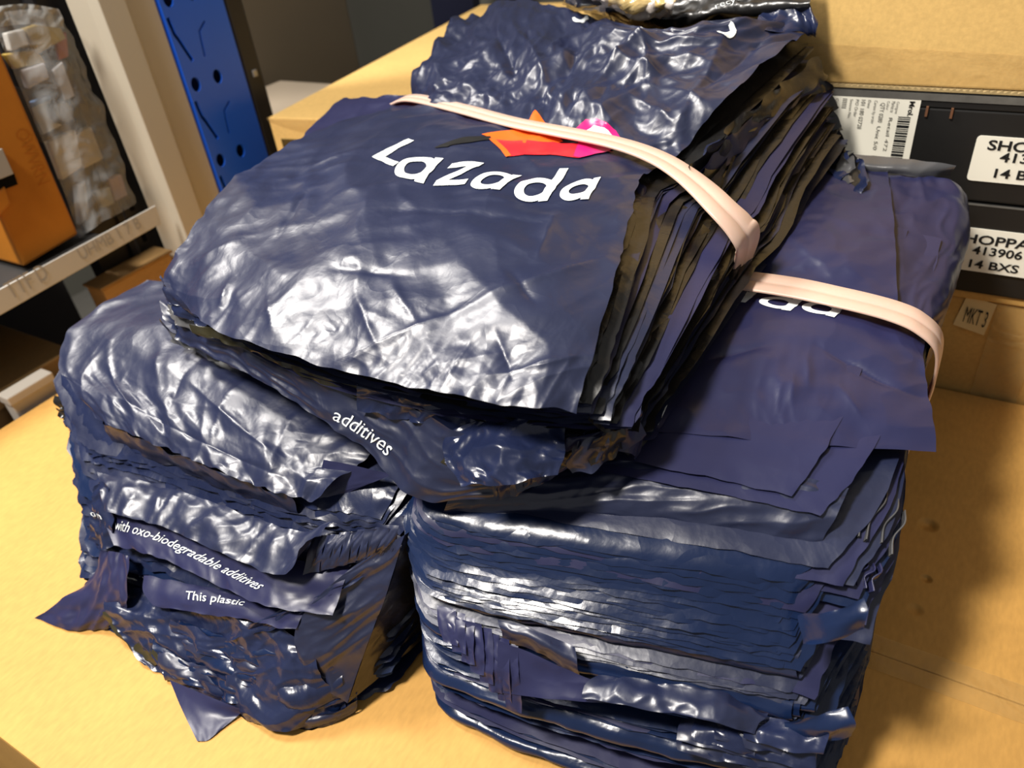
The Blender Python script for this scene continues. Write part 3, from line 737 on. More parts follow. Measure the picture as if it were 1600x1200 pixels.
def ribbon(name, pts, width_dir, w, mat, parent, origin, n=160, ridge=0.0012, thick=0.0012, seed=0, wfun=None, closed=False):
    """rubber band: flat two-strand ribbon swept along points"""
    pts = np.array(pts, float)
    m = cr_matrix(len(pts), np.linspace(0, 1, n)); C = m @ pts
    if closed:
        ext = np.concatenate([pts[-3:], pts, pts[:3]]); k = len(ext); tt = np.linspace(3, 3 + len(pts), n, endpoint=False) / (k - 1); C = cr_matrix(k, tt) @ ext
    d = np.gradient(C, axis=0)
    if closed: d = np.roll(C, -1, 0) - np.roll(C, 1, 0)
    d /= np.linalg.norm(d, axis=1)[:, None]
    wd = np.array([width_dir(i / (n - 1)) if callable(width_dir) else width_dir for i in range(n)], float)
    wd = wd - (wd * d).sum(1)[:, None] * d; wd /= np.linalg.norm(wd, axis=1)[:, None]
    nr = np.cross(d, wd)
    prof = [(-0.5, 0), (-0.44, ridge), (-0.2, ridge * 0.55), (-0.04, ridge), (0.0, ridge * 0.25), (0.04, ridge), (0.25, ridge * 0.6), (0.45, ridge), (0.5, 0), (0.45, -thick), (0, -thick), (-0.45, -thick)]
    k = len(prof); V = []
    for i in range(n):
        ww = w * (wfun(i / (n - 1)) if wfun else 1.0)
        tw = 0.10 * perlin(np.array([[i * 0.06, seed, 0.5]]))[0]
        for a, b in prof:
            V.append(C[i] + wd[i] * (a + tw * 0.3) * ww + nr[i] * (b + tw * 0.004 * a))
    F_ = []
    for i in range(n if closed else n - 1):
        j = (i + 1) % n
        for q in range(k): F_.append([i * k + q, i * k + (q + 1) % k, j * k + (q + 1) % k, j * k + q])
    return mesh_obj(name, V, F_, mat, parent, smooth=True, origin=origin)

m_, nt_, b_ = new_mat('rubber'); RUBBER = m_
b_.inputs['Base Color'].default_value = (0.60, 0.42, 0.335, 1); b_.inputs['Roughness'].default_value = 0.38; b_.inputs['Subsurface Weight'].default_value = 0.25
b_.inputs['Subsurface Radius'].default_value = (0.006, 0.003, 0.002); b_.inputs['Subsurface Scale'].default_value = 1.0
MATS = [NAVY, NAVY, NAVY_S, NAVY_B]

# ------------------------------------------------------------------ right-hand bundle
RT_ = [[(-0.335, 0.292, 0.172), (-0.24, 0.304, 0.176), (-0.13, 0.328, 0.178), (-0.050, 0.352, 0.172)],
       [(-0.330, 0.318, 0.190), (-0.24, 0.330, 0.196), (-0.13, 0.352, 0.199), (-0.036, 0.376, 0.194)],
       [(-0.325, 0.430, 0.198), (-0.24, 0.435, 0.204), (-0.13, 0.440, 0.215), (-0.008, 0.450, 0.214)],
       [(-0.320, 0.550, 0.205), (-0.24, 0.550, 0.214), (-0.13, 0.550, 0.232), (0.000, 0.550, 0.229)],
       [(-0.320, 0.660, 0.215), (-0.24, 0.660, 0.228), (-0.13, 0.660, 0.246), (0.000, 0.660, 0.243)],
       [(-0.320, 0.780, 0.235), (-0.24, 0.780, 0.250), (-0.13, 0.780, 0.266), (-0.003, 0.780, 0.262)],
       [(-0.320, 0.850, 0.240), (-0.24, 0.850, 0.255), (-0.13, 0.850, 0.270), (-0.005, 0.850, 0.264)]]
RB_ = [[(-0.340, 0.268, 0.003), (-0.22, 0.268, 0.003), (-0.10, 0.280, 0.003), (0.000, 0.305, 0.003)],
       [(-0.335, 0.42, 0.003), (-0.22, 0.42, 0.003), (-0.10, 0.42, 0.003), (0.014, 0.42, 0.003)],
       [(-0.330, 0.62, 0.003), (-0.22, 0.62, 0.003), (-0.10, 0.62, 0.003), (0.004, 0.62, 0.003)],
       [(-0.330, 0.85, 0.003), (-0.22, 0.85, 0.003), (-0.10, 0.85, 0.003), (-0.006, 0.85, 0.003)]]
def rb_side(u, v, t):
    P = np.zeros((len(u), 3))
    k = np.exp(-np.clip(v, 0, 1) / 0.10)
    P[:, 1] -= 0.010 * np.sin(math.pi * np.clip(t, 0, 1)) * k
    P[:, 0] += 0.014 * np.sin(math.pi * np.clip(t, 0, 1)) * np.clip((u - 0.6) / 0.4, 0, 1) * np.exp(-np.clip(v, 0, 1) / 0.4)
    # the middle of the stack sags towards its left front corner
    P[:, 2] -= 0.012 * np.sin(math.pi * np.clip(t, 0, 1)) * np.clip(1 - u / 0.5, 0, 1) * k
    return P
def rb_front(u, t): return 0.17 * np.clip(1 - u / 0.20, 0, 1) ** 2
RS = Stack(Patch(RB_, raw=True), Patch(RT_, raw=True), rb_front, rb_side)
rb = thing('mailer_bag_bundle', 'tall right-hand stack of folded navy plastic mailer bags, shaded by the bundle on top', 'bag bundle', (-0.16, 0.55, 0.0), 'bundles of navy mailer bags')
r_ = np.random.RandomState(11)
NW = 7
for i in range(NW):
    a = i / NW * 0.97; b = (i + 1) / NW * 0.97
    f1 = a + (b - a) * (0.50 + 0.12 * r_.rand())
    off = (-0.006, 0.030, -0.010, 0.034, 0.004, 0.026, 0.0)[i]
    m1 = [NAVY_B, NAVY, NAVY_B, NAVY_B, NAVY_B, NAVY, NAVY][i]
    # nested folds
    if i == NW - 1: f1 = a + (b - a) * 0.12
    for k in range(3 if i < NW - 1 else 0):
        g = k / 3 * (f1 - a) * 0.5
        fold('mailer_bag', RS, a + g, f1 - g, (-0.012 + 0.01 * r_.rand(), 0.985 + 0.03 * r_.rand() + 0.01 * k), 0.22, 0.028 - 0.009 * k, m1, rb, seed=i * 7 + k, v0=off + 0.004 * k, amp=0.0022 - 0.0005 * k)
    # flat bags between two folds, their hems fanned out at the front
    n = 7 if i < NW - 1 else 16
    for k in range(n):
        t = f1 + (b - f1) * (k + 0.7) / n
        v0 = -0.018 + 0.004 * math.sin(i * 2 + k * 0.9) - 0.008 * r_.rand()
        if i == NW - 1: v0 = -0.026 + 0.125 * k / n + 0.006 * r_.rand()
        layer('mailer_bag', RS, t, (-0.02 + 0.02 * r_.rand(), 1.0 + r_.uniform(-0.03, 0.05)), (v0, 0.95 + 0.05 * r_.rand()), (NAVY if i == 4 else NAVY_B) if r_.rand() < 0.85 else NAVY_S, rb, amp=0.0017, ragged=0.0022, droop=0.003, seed=100 + i * 20 + k, skew=r_.uniform(-0.012, 0.012), uback=1.0)

# stepped bags at the top: each one ends a little further right and nearer than the one above
steps = [(1243, 764, 1.075, 0), (1284, 793, 1.060, 0), (1299, 884, 0.975, 1), (1316, 914, 0.950, 0), (1334, 918, 0.930, 1), (1342, 935, 0.900, 0), (1347, 950, 0.87, 2), (1352, 980, 0.83, 0), (1356, 1008, 0.78, 1)]
for k, (px, py, t, q) in enumerate(steps):
    u1, v0 = RS.solve(px, py, t)
    layer('mailer_bag', RS, t, (-0.01, u1), (v0, 0.75), [NAVY_S, NAVY, NAVY_B][q], rb, amp=0.0012, ragged=0.0016, droop=0.001 + 0.001 * (k > 4), seed=300 + k, skew=-0.02 + 0.004 * k, nu=60, nv=40, uback=min(u1, 1.0))

# glossy bag curling down over the front edge
g1 = Patch([[(690, 822, .160), (850, 834, .162), (1000, 858, .162), (1130, 884, .160), (1262, 900, .158)],
            [(690, 804, .180), (850, 810, .184), (1005, 828, .184), (1135, 852, .182), (1274, 880, .176)],
            [(700, 782, .196), (860, 784, .200), (1015, 794, .202), (1145, 812, .202), (1286, 846, .195)],
            [(715, 755, .205), (880, 757, .209), (1035, 763, .212), (1165, 775, .214), (1304, 808, .208)],
            [(740, 715, .212), (905, 718, .217), (1060, 722, .221), (1185, 732, .223), (1326, 764, .217)]])
film('mailer_bag', g1, 150, 90, NAVY, rb, [('soft', 0.002, 0.07), ('ridge', 0.0025, 0.05), ('crumple', 0.0010, 0.02), ('dir', 0.0018, 0.010, 0.15, 6.0)], edge=0.0015, seed=21)
g2 = Patch([[(700, 850, .140), (850, 862, .142), (1000, 884, .142), (1120, 906, .140), (1230, 925, .140)],
            [(690, 835, .150), (850, 846, .152), (1000, 866, .152), (1125, 890, .150), (1240, 910, .150)],
            [(690, 818, .160), (850, 828, .162), (1005, 850, .162), (1130, 876, .160), (1250, 896, .160)]])
film('mailer_bag', g2, 110, 24, NAVY_B, rb, [('ridge', 0.003, 0.05), ('dir', 0.003, 0.012, 0.2, 6.0)], edge=0.002, seed=22)

# loose bits hanging out of the front: pleated strip, smooth pale flap, crushed hems, a fallen corner
def front_of(st, vf):
    """gives points on the front face of a stack seen at a photo position, d metres in front of it"""
    u, t = np.meshgrid(np.linspace(-0.02, 1.02, 140), np.linspace(-0.02, 1.02, 120)); fp = st.pts(u.ravel(), np.full(u.size, vf), t.ravel()); fq = project(fp)
    def f(px, py, d=0.004):
        i = np.argmin((fq[:, 0] - px) ** 2 + (fq[:, 1] - py) ** 2); y = fp[i][1]
        p = Py(px, py, y); v = CAM - p; return p + v / np.linalg.norm(v) * d
    return f
FR = front_of(RS, -0.035)
def FRP(rows): return Patch([[FR(*p) for p in r] for r in rows], raw=True)
for k in range(8):
    x0 = 682 + k * 14; y0 = 945 + k * 8; dd = 0.004 + 0.0012 * k
    gp = FRP([[(x0 + 12, y0 + 58 + 7 * k, dd + .020), (x0 + 34, y0 + 64 + 7 * k, dd + .020)], [(x0 + 4, y0 + 30 + 3 * k, dd + .012), (x0 + 32, y0 + 36 + 3 * k, dd + .012)], [(x0, y0, dd), (x0 + 30, y0 + 6, dd)]])
    film('mailer_bag', gp, 14, 26, NAVY_S, rb, [('ridge', 0.002, 0.02), ('crumple', 0.0015, 0.012)], edge=0.0015, seed=40 + k)
gp = FRP([[(778, 1082, .030), (860, 1092, .026), (940, 1098, .018), (1030, 1102, .010)], [(778, 1040, .024), (855, 1060, .018), (935, 1080, .014), (1030, 1096, .008)], [(778, 1000, .016), (850, 1030, .014), (930, 1064, .010), (1030, 1090, .006)]])
film('mailer_bag', gp, 60, 30, NAVY_S, rb, [('soft', 0.0015, 0.05), ('ridge', 0.001, 0.03)], edge=0.0006, seed=51)
gp = FRP([[(785, 1002, .010), (840, 1020, .010), (905, 1056, .008)], [(780, 984, .016), (840, 1002, .016), (903, 1036, .014)], [(778, 968, .010), (842, 986, .010), (898, 1012, .008)]])
film('mailer_bag', gp, 40, 20, NAVY, rb, [('ridge', 0.002, 0.03), ('crumple', 0.002, 0.02)], edge=0.001, seed=52)
gp = FRP([[(910, 1092, .024), (1010, 1108, .026), (1110, 1128, .024), (1180, 1150, .020)], [(920, 1072, .016), (1015, 1086, .018), (1115, 1108, .017), (1190, 1130, .014)], [(935, 1056, .004), (1025, 1066, .004), (1120, 1086, .004), (1200, 1112, .002)]])
film('mailer_bag', gp, 80, 34, NAVY, rb, [('crumple', 0.005, 0.03), ('ridge', 0.004, 0.03), ('soft', 0.003, 0.04)], edge=0.003, seed=53)
for k in range(8):
    x0, y0 = 1060 + 34 * (k % 4) + r_.uniform(-15, 15), 1118 + 30 * (k // 4) + r_.uniform(-10, 10)
    gp = FRP([[(x0, y0 + 30, .020), (x0 + 60, y0 + 46, .022), (x0 + 125, y0 + 58, .018)], [(x0, y0 + 12, .013), (x0 + 60, y0 + 24, .015), (x0 + 128, y0 + 38, .011)], [(x0 + 8, y0 - 6, .003), (x0 + 70, y0 + 4, .004), (x0 + 135, y0 + 16, .002)]])
    film('mailer_bag', gp, 28, 16, [NAVY, NAVY_C][k % 2], rb, [('crumple', 0.005, 0.03), ('crumple', 0.002, 0.012)], edge=0.003, seed=60 + k)
# crushed bag corners along the right front edge
for k in (0, 9):
    x0 = 1258 + 10 * (k % 3) + r_.uniform(-8, 8); y0 = 965 + 19 * k + r_.uniform(-6, 6); x0 -= 3 * max(0, k - 4); d0 = 0.004 + 0.003 * (k % 2)
    gp = FRP([[(x0, y0 + 36, d0), (x0 + 45, y0 + 34, d0 + .004), (x0 + 92, y0 + 16, d0 - .012)], [(x0 - 6, y0 + 14, d0 + .001), (x0 + 42, y0 + 12, d0 + .005), (x0 + 96, y0 - 6, d0 - .008)], [(x0 - 10, y0 - 6, d0), (x0 + 40, y0 - 12, d0 + .004), (x0 + 90, y0 - 30, d0 - .014)]])
    film('mailer_bag', gp, 28, 22, [NAVY_B, NAVY_C, NAVY][k % 3], rb, [('crumple', 0.004, 0.03)], edge=0.003, seed=80 + k)
gp = Patch([[(1240, 1178, .006), (1290, 1172, .004), (1325, 1165, .003)], [(1255, 1140, .020), (1305, 1120, .020), (1336, 1112, .018)], [(1265, 1100, .045), (1310, 1080, .045), (1345, 1060, .045)]])
film('mailer_bag', gp, 24, 24, NAVY_S, rb, [('soft', 0.003, 0.04)], edge=0.002, seed=95)
# little bag handles poking out as thin curled strips on the right edge
for k, (xa, ya, xb, yb, zz) in enumerate(((1368, 770, 1340, 840, .20), (1385, 765, 1352, 845, .20), (1402, 780, 1376, 850, .195), (1412, 800, 1392, 868, .19), (1352, 880, 1336, 915, .178), (1362, 885, 1350, 920, .178), (1372, 885, 1362, 925, .178))):
    A = Pz(xa, ya, zz); B = Pz(xb, yb, zz - .006)
    pts = [A, A * .67 + B * .33 + np.array([0.002, 0, 0.002]), A * .33 + B * .67 + np.array([-0.002, 0, 0.001]), B]
    ribbon('bag_edge', pts, (0.3, 0.1, 1), 0.005 + 0.002 * (k > 3), GREYF if k < 4 else NAVY_S, rb, None, n=16, ridge=0.0006, thick=0.0004, seed=k)

# cover bag wrapping the rear half and its overlap
cv = Patch([[(1120, 440, .252), (1230, 452, .256), (1330, 468, .257), (1410, 488, .254), (1455, 520, .240), (1424, 640, .170)],
            [(1150, 380, .260), (1250, 388, .264), (1350, 395, .266), (1430, 410, .262), (1488, 440, .245), (1458, 545, .180)],
            [(1190, 310, .270), (1280, 312, .275), (1370, 314, .278), (1450, 322, .275), (1512, 350, .258), (1488, 455, .190)],
            [(1225, 266, .276), (1300, 266, .281), (1370, 260, .284), (1440, 274, .283), (1503, 296, .272), (1510, 375, .205)]])
film('mailer_bag', cv, 130, 100, NAVY_S, rb, [('soft', 0.002, 0.06), ('dir', 0.003, 0.012, 1.4, 5.0)], seed=31)
cv2 = Patch([[(1130, 430, .255), (1220, 445, .260), (1310, 458, .262), (1402, 474, .260)], [(1150, 380, .268), (1240, 386, .276), (1320, 390, .278), (1400, 398, .274)],
             [(1190, 310, .272), (1260, 312, .280), (1325, 312, .283), (1393, 312, .283)], [(1225, 262, .279), (1275, 262, .284), (1330, 258, .287), (1385, 262, .288)]])
film('mailer_bag', cv2, 90, 90, NAVY_S, rb, [('soft', 0.002, 0.05), ('ridge', 0.0025, 0.05), ('crumple', 0.0014, 0.025, lambda u, v: np.exp(-((v - 0.18) / 0.15) ** 2) * 1.5)], edge=0.0008, seed=32)
gs = Patch([[(1330, 268, .284), (1390, 272, .285), (1440, 276, .284), (1486, 274, .282)], [(1332, 256, .292), (1390, 262, .292), (1440, 265, .291), (1490, 266, .289)], [(1330, 240, .297), (1390, 246, .298), (1450, 252, .297), (1494, 258, .294)]])
film('mailer_bag', gs, 50, 14, GREYF, rb, [('ridge', 0.0022, 0.04)], edge=0.001, seed=33, label='grey see-through hem of a bag')
for k in range(5):
    gp = Patch([[(1300 + 10 * k, 282 + 6 * k, .282), (1330 + 6 * k, 262 + 6 * k, .292)], [(1285 + 12 * k, 262 + 4 * k, .286), (1318 + 8 * k, 240 + 4 * k, .298)], [(1296 + 8 * k, 240 + 4 * k, .288), (1322 + 5 * k, 226 + 5 * k, .300)]])
    film('mailer_bag', gp, 14, 16, [BLACKF, NAVY_C, GREYF][k % 3], rb, [('crumple', 0.005, 0.015)], edge=0.003, seed=34 + k)

# loose top bag hanging past the front of the band
fl = Patch([[(1000, 672, .226), (1120, 682, .229), (1250, 694, .229), (1360, 701, .226), (1463, 706, .221)],
            [(1020, 620, .233), (1135, 628, .236), (1258, 640, .237), (1368, 652, .234), (1456, 652, .229)],
            [(1062, 545, .243), (1168, 555, .246), (1288, 568, .247), (1390, 585, .243), (1446, 594, .237)],
            [(1104, 480, .251), (1200, 490, .254), (1308, 506, .255), (1402, 530, .250), (1442, 556, .243)],
            [(1132, 432, .257), (1228, 446, .261), (1328, 460, .261), (1408, 482, .257), (1452, 512, .246)]])
film('mailer_bag', fl, 170, 120, NAVY_S, rb, [('soft', 0.0022, 0.07), ('ridge', 0.0016, 0.05), ('dir', 0.0012, 0.010, 1.75, 6.0, lambda u, v: np.exp(-((u - 0.45) / 0.2) ** 2 - ((v - 0.35) / 0.25) ** 2)), ('lines', 0.0028, 0.005, [((1258, 555), (1262, 602), 1), ((1240, 585), (1236, 632), 1), ((1222, 595), (1214, 650), 1), ((1310, 600), (1345, 650), 1), ((1110, 560), (1190, 540), -1), ((1280, 540), (1440, 620), -1)])], edge=0.0008, seed=36, key='flap')
flap_bag = bpy.data.objects[list(BASE)[-1]]

# rubber band of the right bundle
band_pts = [(-0.335, 0.60, 0.10), (-0.330, 0.61, 0.20), Pz(980, 418, .240), Pz(1110, 432, .261), Pz(1210, 445, .2665), Pz(1310, 464, .2675), Pz(1390, 484, .2645), Pz(1438, 506, .258), Pz(1466, 536, .243), Pz(1462, 585, .210), (0.010, 0.605, 0.165), (0.006, 0.61, 0.10), (0.008, 0.61, 0.02), (-0.05, 0.60, 0.0012), (-0.28, 0.60, 0.0012), (-0.336, 0.60, 0.03)]
o = ribbon('rubber_band', band_pts, (0.0, 1.0, 0.15), 0.027, RUBBER, None, (-0.16, 0.60, 0.0), n=260, seed=2, ridge=0.0014, closed=True)
tag(o, 'wide pale pink rubber band around the tall right-hand bag stack', 'rubber band', 'rubber bands')

# ---- lettering shapes
def ringgeo(cx, cy, ro, ri, n=40, sx=1.0):
    V = []; F_ = []
    for i in range(n):
        a = 2 * math.pi * i / n
        for r in (ri, (ri + ro) / 2, ro): V.append((cx + r * math.cos(a) * sx, cy + r * math.sin(a)))
    for i in range(n):
        j = (i + 1) % n
        for k in range(2): F_.append([i * 3 + k, i * 3 + k + 1, j * 3 + k + 1, j * 3 + k])
    return V, F_
def join(parts):
    V = []; F_ = []
    for v, f in parts:
        o_ = len(V); V += [tuple(q[:2]) for q in v]; F_ += [[i + o_ for i in q] for q in f]
    return np.array(V), F_
def rect(x0, x1, y0, y1): return [(x0, y0), (x1, y0), (x1, y1), (x0, y1)], [[0, 1, 2, 3]]
def letter(ch):
    """geometric lower-case letters, x-height 1"""
    if ch == 'a': return join([ringgeo(0.5, 0.5, 0.5, 0.27), rect(0.74, 0.98, 0.0, 1.0)])
    if ch == 'd': return join([ringgeo(0.5, 0.5, 0.5, 0.27), rect(0.74, 0.98, 0.0, 1.48)])
    if ch == 'L': return join([rect(0.0, 0.25, 0.0, 1.40), rect(0.25, 0.80, 0.0, 0.25)])
    if ch == 'z': return join([rect(0.0, 0.85, 0.78, 1.0), rect(0.0, 0.85, 0.0, 0.22), ([(0.0, 0.22), (0.30, 0.22), (0.85, 0.78), (0.55, 0.78)], [[0, 1, 2, 3]])])

# white letters half hidden by the band
for ch, (xa, ya), (xb, yb) in (('a', (1118, 468), (1166, 474)), ('d', (1178, 478), (1236, 487)), ('a', (1244, 486), (1304, 497))):
    a0 = find_uv('flap', xa, ya); ax = find_uv('flap', xb, yb) - a0; ay = np.array([0.02, 0.10])
    v, f = letter(ch); v = v[:, :2] * 1.0
    print_on('lettering', 'flap', v, f, a0, ax, ay, WHITE, flap_bag, size=0.12, lift=0.0009)

# ------------------------------------------------------------------ left-hand bundle
def LP(rows): return Patch(rows)
LT_ = draped([[(150, 702, .138), (270, 730, .142), (400, 778, .142), (500, 800, .140), (610, 812, .138)],
             [(112, 620, .160), (240, 650, .166), (390, 708, .168), (520, 748, .166), (640, 770, .160)],
             [(92, 572, .175), (210, 592, .186), (380, 650, .190), (540, 700, .190), (660, 730, .184)],
             [(150, 490, .193), (270, 500, .202), (420, 560, .204), (560, 630, .204), (690, 670, .200)],
             [(235, 440, .198), (350, 445, .206), (480, 500, .206), (610, 570, .206), (720, 610, .204)],
             [(340, 380, .200), (440, 400, .206), (560, 440, .206), (680, 500, .206), (790, 540, .204)]], [0.75, 0.44, 0.30, 0.16, 0.03])
LB_ = Patch([[(128, 985, .003), (235, 1045, .003), (335, 1092, .003), (440, 1138, .003), (600, 1090, .003)],
             [(170, 900, .003), (280, 955, .003), (390, 1000, .003), (500, 1040, .003), (640, 1040, .003)],
             [(260, 800, .003), (380, 850, .003), (490, 890, .003), (590, 920, .003), (700, 950, .003)],
             [(420, 660, .003), (520, 700, .003), (620, 740, .003), (700, 770, .003), (780, 790, .003)]])
LS = Stack(LB_, LT_)
lb_ = thing('mailer_bag_bundle', 'left-hand heap of crumpled navy mailer bags with white additive lettering', 'bag bundle', (-0.55, 0.40, 0.0), 'bundles of navy mailer bags')
r_ = np.random.RandomState(23)
NL = 46
for i in range(NL):
    t = 0.015 + 0.965 * i / (NL - 1)
    cl = math.sin(i * 0.55) * 0.015
    layer('mailer_bag', LS, t, (0.0 + r_.uniform(-0.03, 0.03), 1.0 + r_.uniform(-0.06, 0.01)), (0.055 + cl + r_.uniform(-0.02, 0.035), 1.0), [NAVY, NAVY_C, NAVY_B, NAVY_C][r_.randint(4)], lb_, amp=0.0030, ragged=0.004, droop=0.004, seed=500 + i, skew=r_.uniform(-0.03, 0.03), nu=60, nv=24, size=0.045)

# big pale-shining cover bag
cvL = draped([[(150, 655, .136), (232, 692, .140), (325, 730, .144), (420, 768, .146), (498, 786, .146)],
             [(118, 612, .158), (215, 645, .162), (320, 690, .166), (430, 732, .168), (525, 758, .164)],
             [(92, 574, .176), (190, 596, .188), (310, 640, .194), (430, 690, .195), (560, 728, .188)],
             [(103, 528, .190), (200, 545, .202), (315, 590, .208), (440, 645, .209), (590, 700, .203)],
             [(150, 486, .199), (245, 496, .210), (350, 548, .214), (470, 608, .214), (620, 660, .208)],
             [(230, 440, .208), (330, 450, .214), (430, 490, .213), (540, 550, .209), (660, 610, .203)]], [0.62, 0.42, 0.33, 0.24, 0.10]).shift((0, 0, 0.002))
film('mailer_bag', cvL, 190, 150, NAVY, lb_, [('soft', 0.004, 0.10), ('dir', 0.0050, 0.040, 1.25, 4.0, lambda u, v: np.exp(-((v - 0.25) / 0.3) ** 2)), ('crumple', 0.0060, 0.055, lambda u, v: np.clip(1.15 - v * 1.2, 0.10, 1)), ('crumple', 0.0011, 0.020, lambda u, v: np.clip(1.15 - v * 1.2, 0.05, 1)), ('lines', 0.0022, 0.006, [((172, 535), (135, 640), 1), ((172, 535), (210, 640), 1), ((255, 545), (250, 600), 1), ((320, 560), (265, 640), -1), ((400, 590), (330, 690), 1), ((470, 640), (420, 740), 1), ((210, 640), (440, 745), -1), ((300, 600), (420, 700), 1)])], edge=0.003, seed=61, key='coverL')
# second bag just under it, showing below the hem
_c = SURF['coverL'][2]; _hem = [_c[4, int(q * 189)] - np.array([0, 0, 0.004]) for q in (0.02, 0.3, 0.6, 0.85)]
c2 = Patch([[p + np.array([0.004, 0.004, -0.030]) for p in _hem], [p + np.array([0.002, -0.001, -0.014]) for p in _hem], _hem], raw=True)
film('mailer_bag', c2, 70, 24, NAVY, lb_, [('ridge', 0.004, 0.04), ('crumple', 0.003, 0.02)], edge=0.003, seed=62)
# dark folded triangle at the right end of the cover
_z = lambda x, y: surf_at('coverL', *[np.array([q]) for q in find_uv('coverL', x, y)], 0.004)[0][2]
c3 = draped([[(486, 790), (515, 778), (556, 764)], [(497, 752), (538, 755), (588, 752)], [(506, 718, _z(506, 718)), (555, 727, _z(555, 727)), (612, 742, _z(560, 735))]], [1.7, 1.7])
film('mailer_bag', c3, 24, 24, NAVY_S, lb_, [('soft', 0.0015, 0.04)], seed=63)
c4 = Patch([[(545, 790, .142), (600, 780, .142), (650, 775, .142)], [(550, 772, .150), (605, 762, .150), (655, 765, .150)], [(560, 758, .156), (615, 748, .158), (660, 750, .158)]])
film('mailer_bag', c4, 36, 20, NAVY_C, lb_, [('crumple', 0.008, 0.02)], edge=0.004, seed=64)
# jagged black end on the far left
for k in range(8):
    dy = 10 * k
    gp = Patch([[(92 + 5 * k + r_.uniform(-4, 4), 640 + dy, .122 - .004 * k), (135 + 3 * k, 655 + dy, .124 - .004 * k), (180, 672 + dy, .126 - .004 * k)], [(88 + 5 * k + r_.uniform(-5, 5), 618 + dy, .134 - .004 * k), (132 + 2 * k, 632 + dy, .137 - .004 * k), (178, 650 + dy, .138 - .004 * k)]])
    film('mailer_bag', gp, 34, 12, BLACKF if k < 4 else NAVY_B, lb_, [('crumple', 0.006, 0.014), ('ridge', 0.004, 0.015)], edge=0.008, seed=70 + k)
FL = front_of(LS, 0.02)
def FLP(rows, d): return Patch([[FL(p[0], p[1], d + (p[3] if len(p) > 3 else 0)) for p in r] for r in rows], raw=True)
# silver bag in the middle tier
m1 = FLP([[(165, 800, 0, 0.034), (250, 822, 0, 0.034), (350, 866, 0, 0.034), (440, 900, 0, 0.034), (475, 862, 0, 0.034)], [(158, 770, 0, 0.024), (255, 790, 0, 0.024), (360, 832, 0, 0.024), (455, 866, 0, 0.024), (492, 836, 0, 0.024)], [(152, 738, 0, 0.006), (262, 762, 0, 0.006), (370, 800, 0, 0.006), (470, 830, 0, 0.006), (520, 815, 0, 0.006)]], 0.0)
film('mailer_bag', m1, 110, 36, NAVY, lb_, [('dir', 0.006, 0.020, 0.9, 4.0), ('crumple', 0.0035, 0.028), ('ridge', 0.003, 0.04)], edge=0.002, seed=81)
# the bag with the lettering
m2 = FLP([[(178, 852, 0, 0.026), (250, 872, 0, 0.026), (335, 912, 0, 0.026), (420, 948, 0, 0.026), (520, 962, 0, 0.026)], [(165, 822, 0, 0.02), (245, 842, 0, 0.02), (340, 884, 0, 0.02), (430, 922, 0, 0.02), (530, 934, 0, 0.02)], [(152, 790, 0, 0.012), (240, 812, 0, 0.012), (345, 856, 0, 0.012), (440, 896, 0, 0.012), (540, 908, 0, 0.012)], [(148, 768, 0, 0.003), (250, 790, 0, 0.003), (355, 834, 0, 0.003), (455, 872, 0, 0.003), (550, 884, 0, 0.003)]], 0.0)
film('mailer_bag', m2, 150, 60, NAVY_S, lb_, [('soft', 0.002, 0.05), ('ridge', 0.0022, 0.05), ('crumple', 0.003, 0.03, lambda u, v: np.exp(-((u - 0.27) / 0.12) ** 2))], edge=0.002, seed=82, key='textL')
tb_ = bpy.data.objects[list(BASE)[-1]]
def write(key, s, p0, p1, up, mat, par, lift=0.0008, hscale=1.0, sz=0.08):
    """lettering between two photo points measured on the sheet itself"""
    v, f = text_geo(s); lo, hi = v.min(0), v.max(0)
    v = v.copy(); v[:, 0] = (v[:, 0] - lo[0]) / (hi[0] - lo[0]); v[:, 1] = v[:, 1] / 0.73
    a0 = find_uv(key, *p0); ax = find_uv(key, *p1) - a0; ay = (find_uv(key, *up) - a0) * hscale
    return print_on('lettering', key, v[:, :2], f, a0, ax, ay, mat, par, size=sz, lift=lift)
write('textL', 'with oxo-biodegradable additives', (178, 826), (401, 921), (182, 810), WHITE, tb_, sz=0.03)
m3 = FLP([[(240, 946, 0, 0.02), (310, 958, 0, 0.02), (380, 968, 0, 0.02), (460, 985, 0, 0.02)], [(225, 922, 0, 0.016), (305, 936, 0, 0.016), (385, 950, 0, 0.016), (470, 966, 0, 0.016)], [(225, 900, 0, 0.008), (310, 914, 0, 0.008), (395, 936, 0, 0.008), (480, 950, 0, 0.008)]], 0.0)
film('mailer_bag', m3, 60, 24, NAVY_S, lb_, [('ridge', 0.003, 0.04)], edge=0.002, seed=83, key='textL2')
write('textL2', 'This plastic', (290, 937), (378, 946), (291, 922), WHITE, bpy.data.objects[list(BASE)[-1]], sz=0.1)
# fanned narrow hems on the right of the middle tier
for k in range(9):
    x0 = 478 + 14 * k; y0 = 842 - 2 * k
    gp = FLP([[(x0 - 4, y0 + 56 - 2 * k), (x0 + 22, y0 + 52 - 2 * k)], [(x0 + 2, y0 + 26, 0, .004), (x0 + 26, y0 + 24, 0, .004)], [(x0 + 10, y0 - 4), (x0 + 34, y0 - 4)]], 0.010 + 0.0006 * k)
    film('mailer_bag', gp, 10, 26, NAVY, lb_, [('dir', 0.003, 0.008, 1.2, 4.0)], edge=0.0015, seed=90 + k)
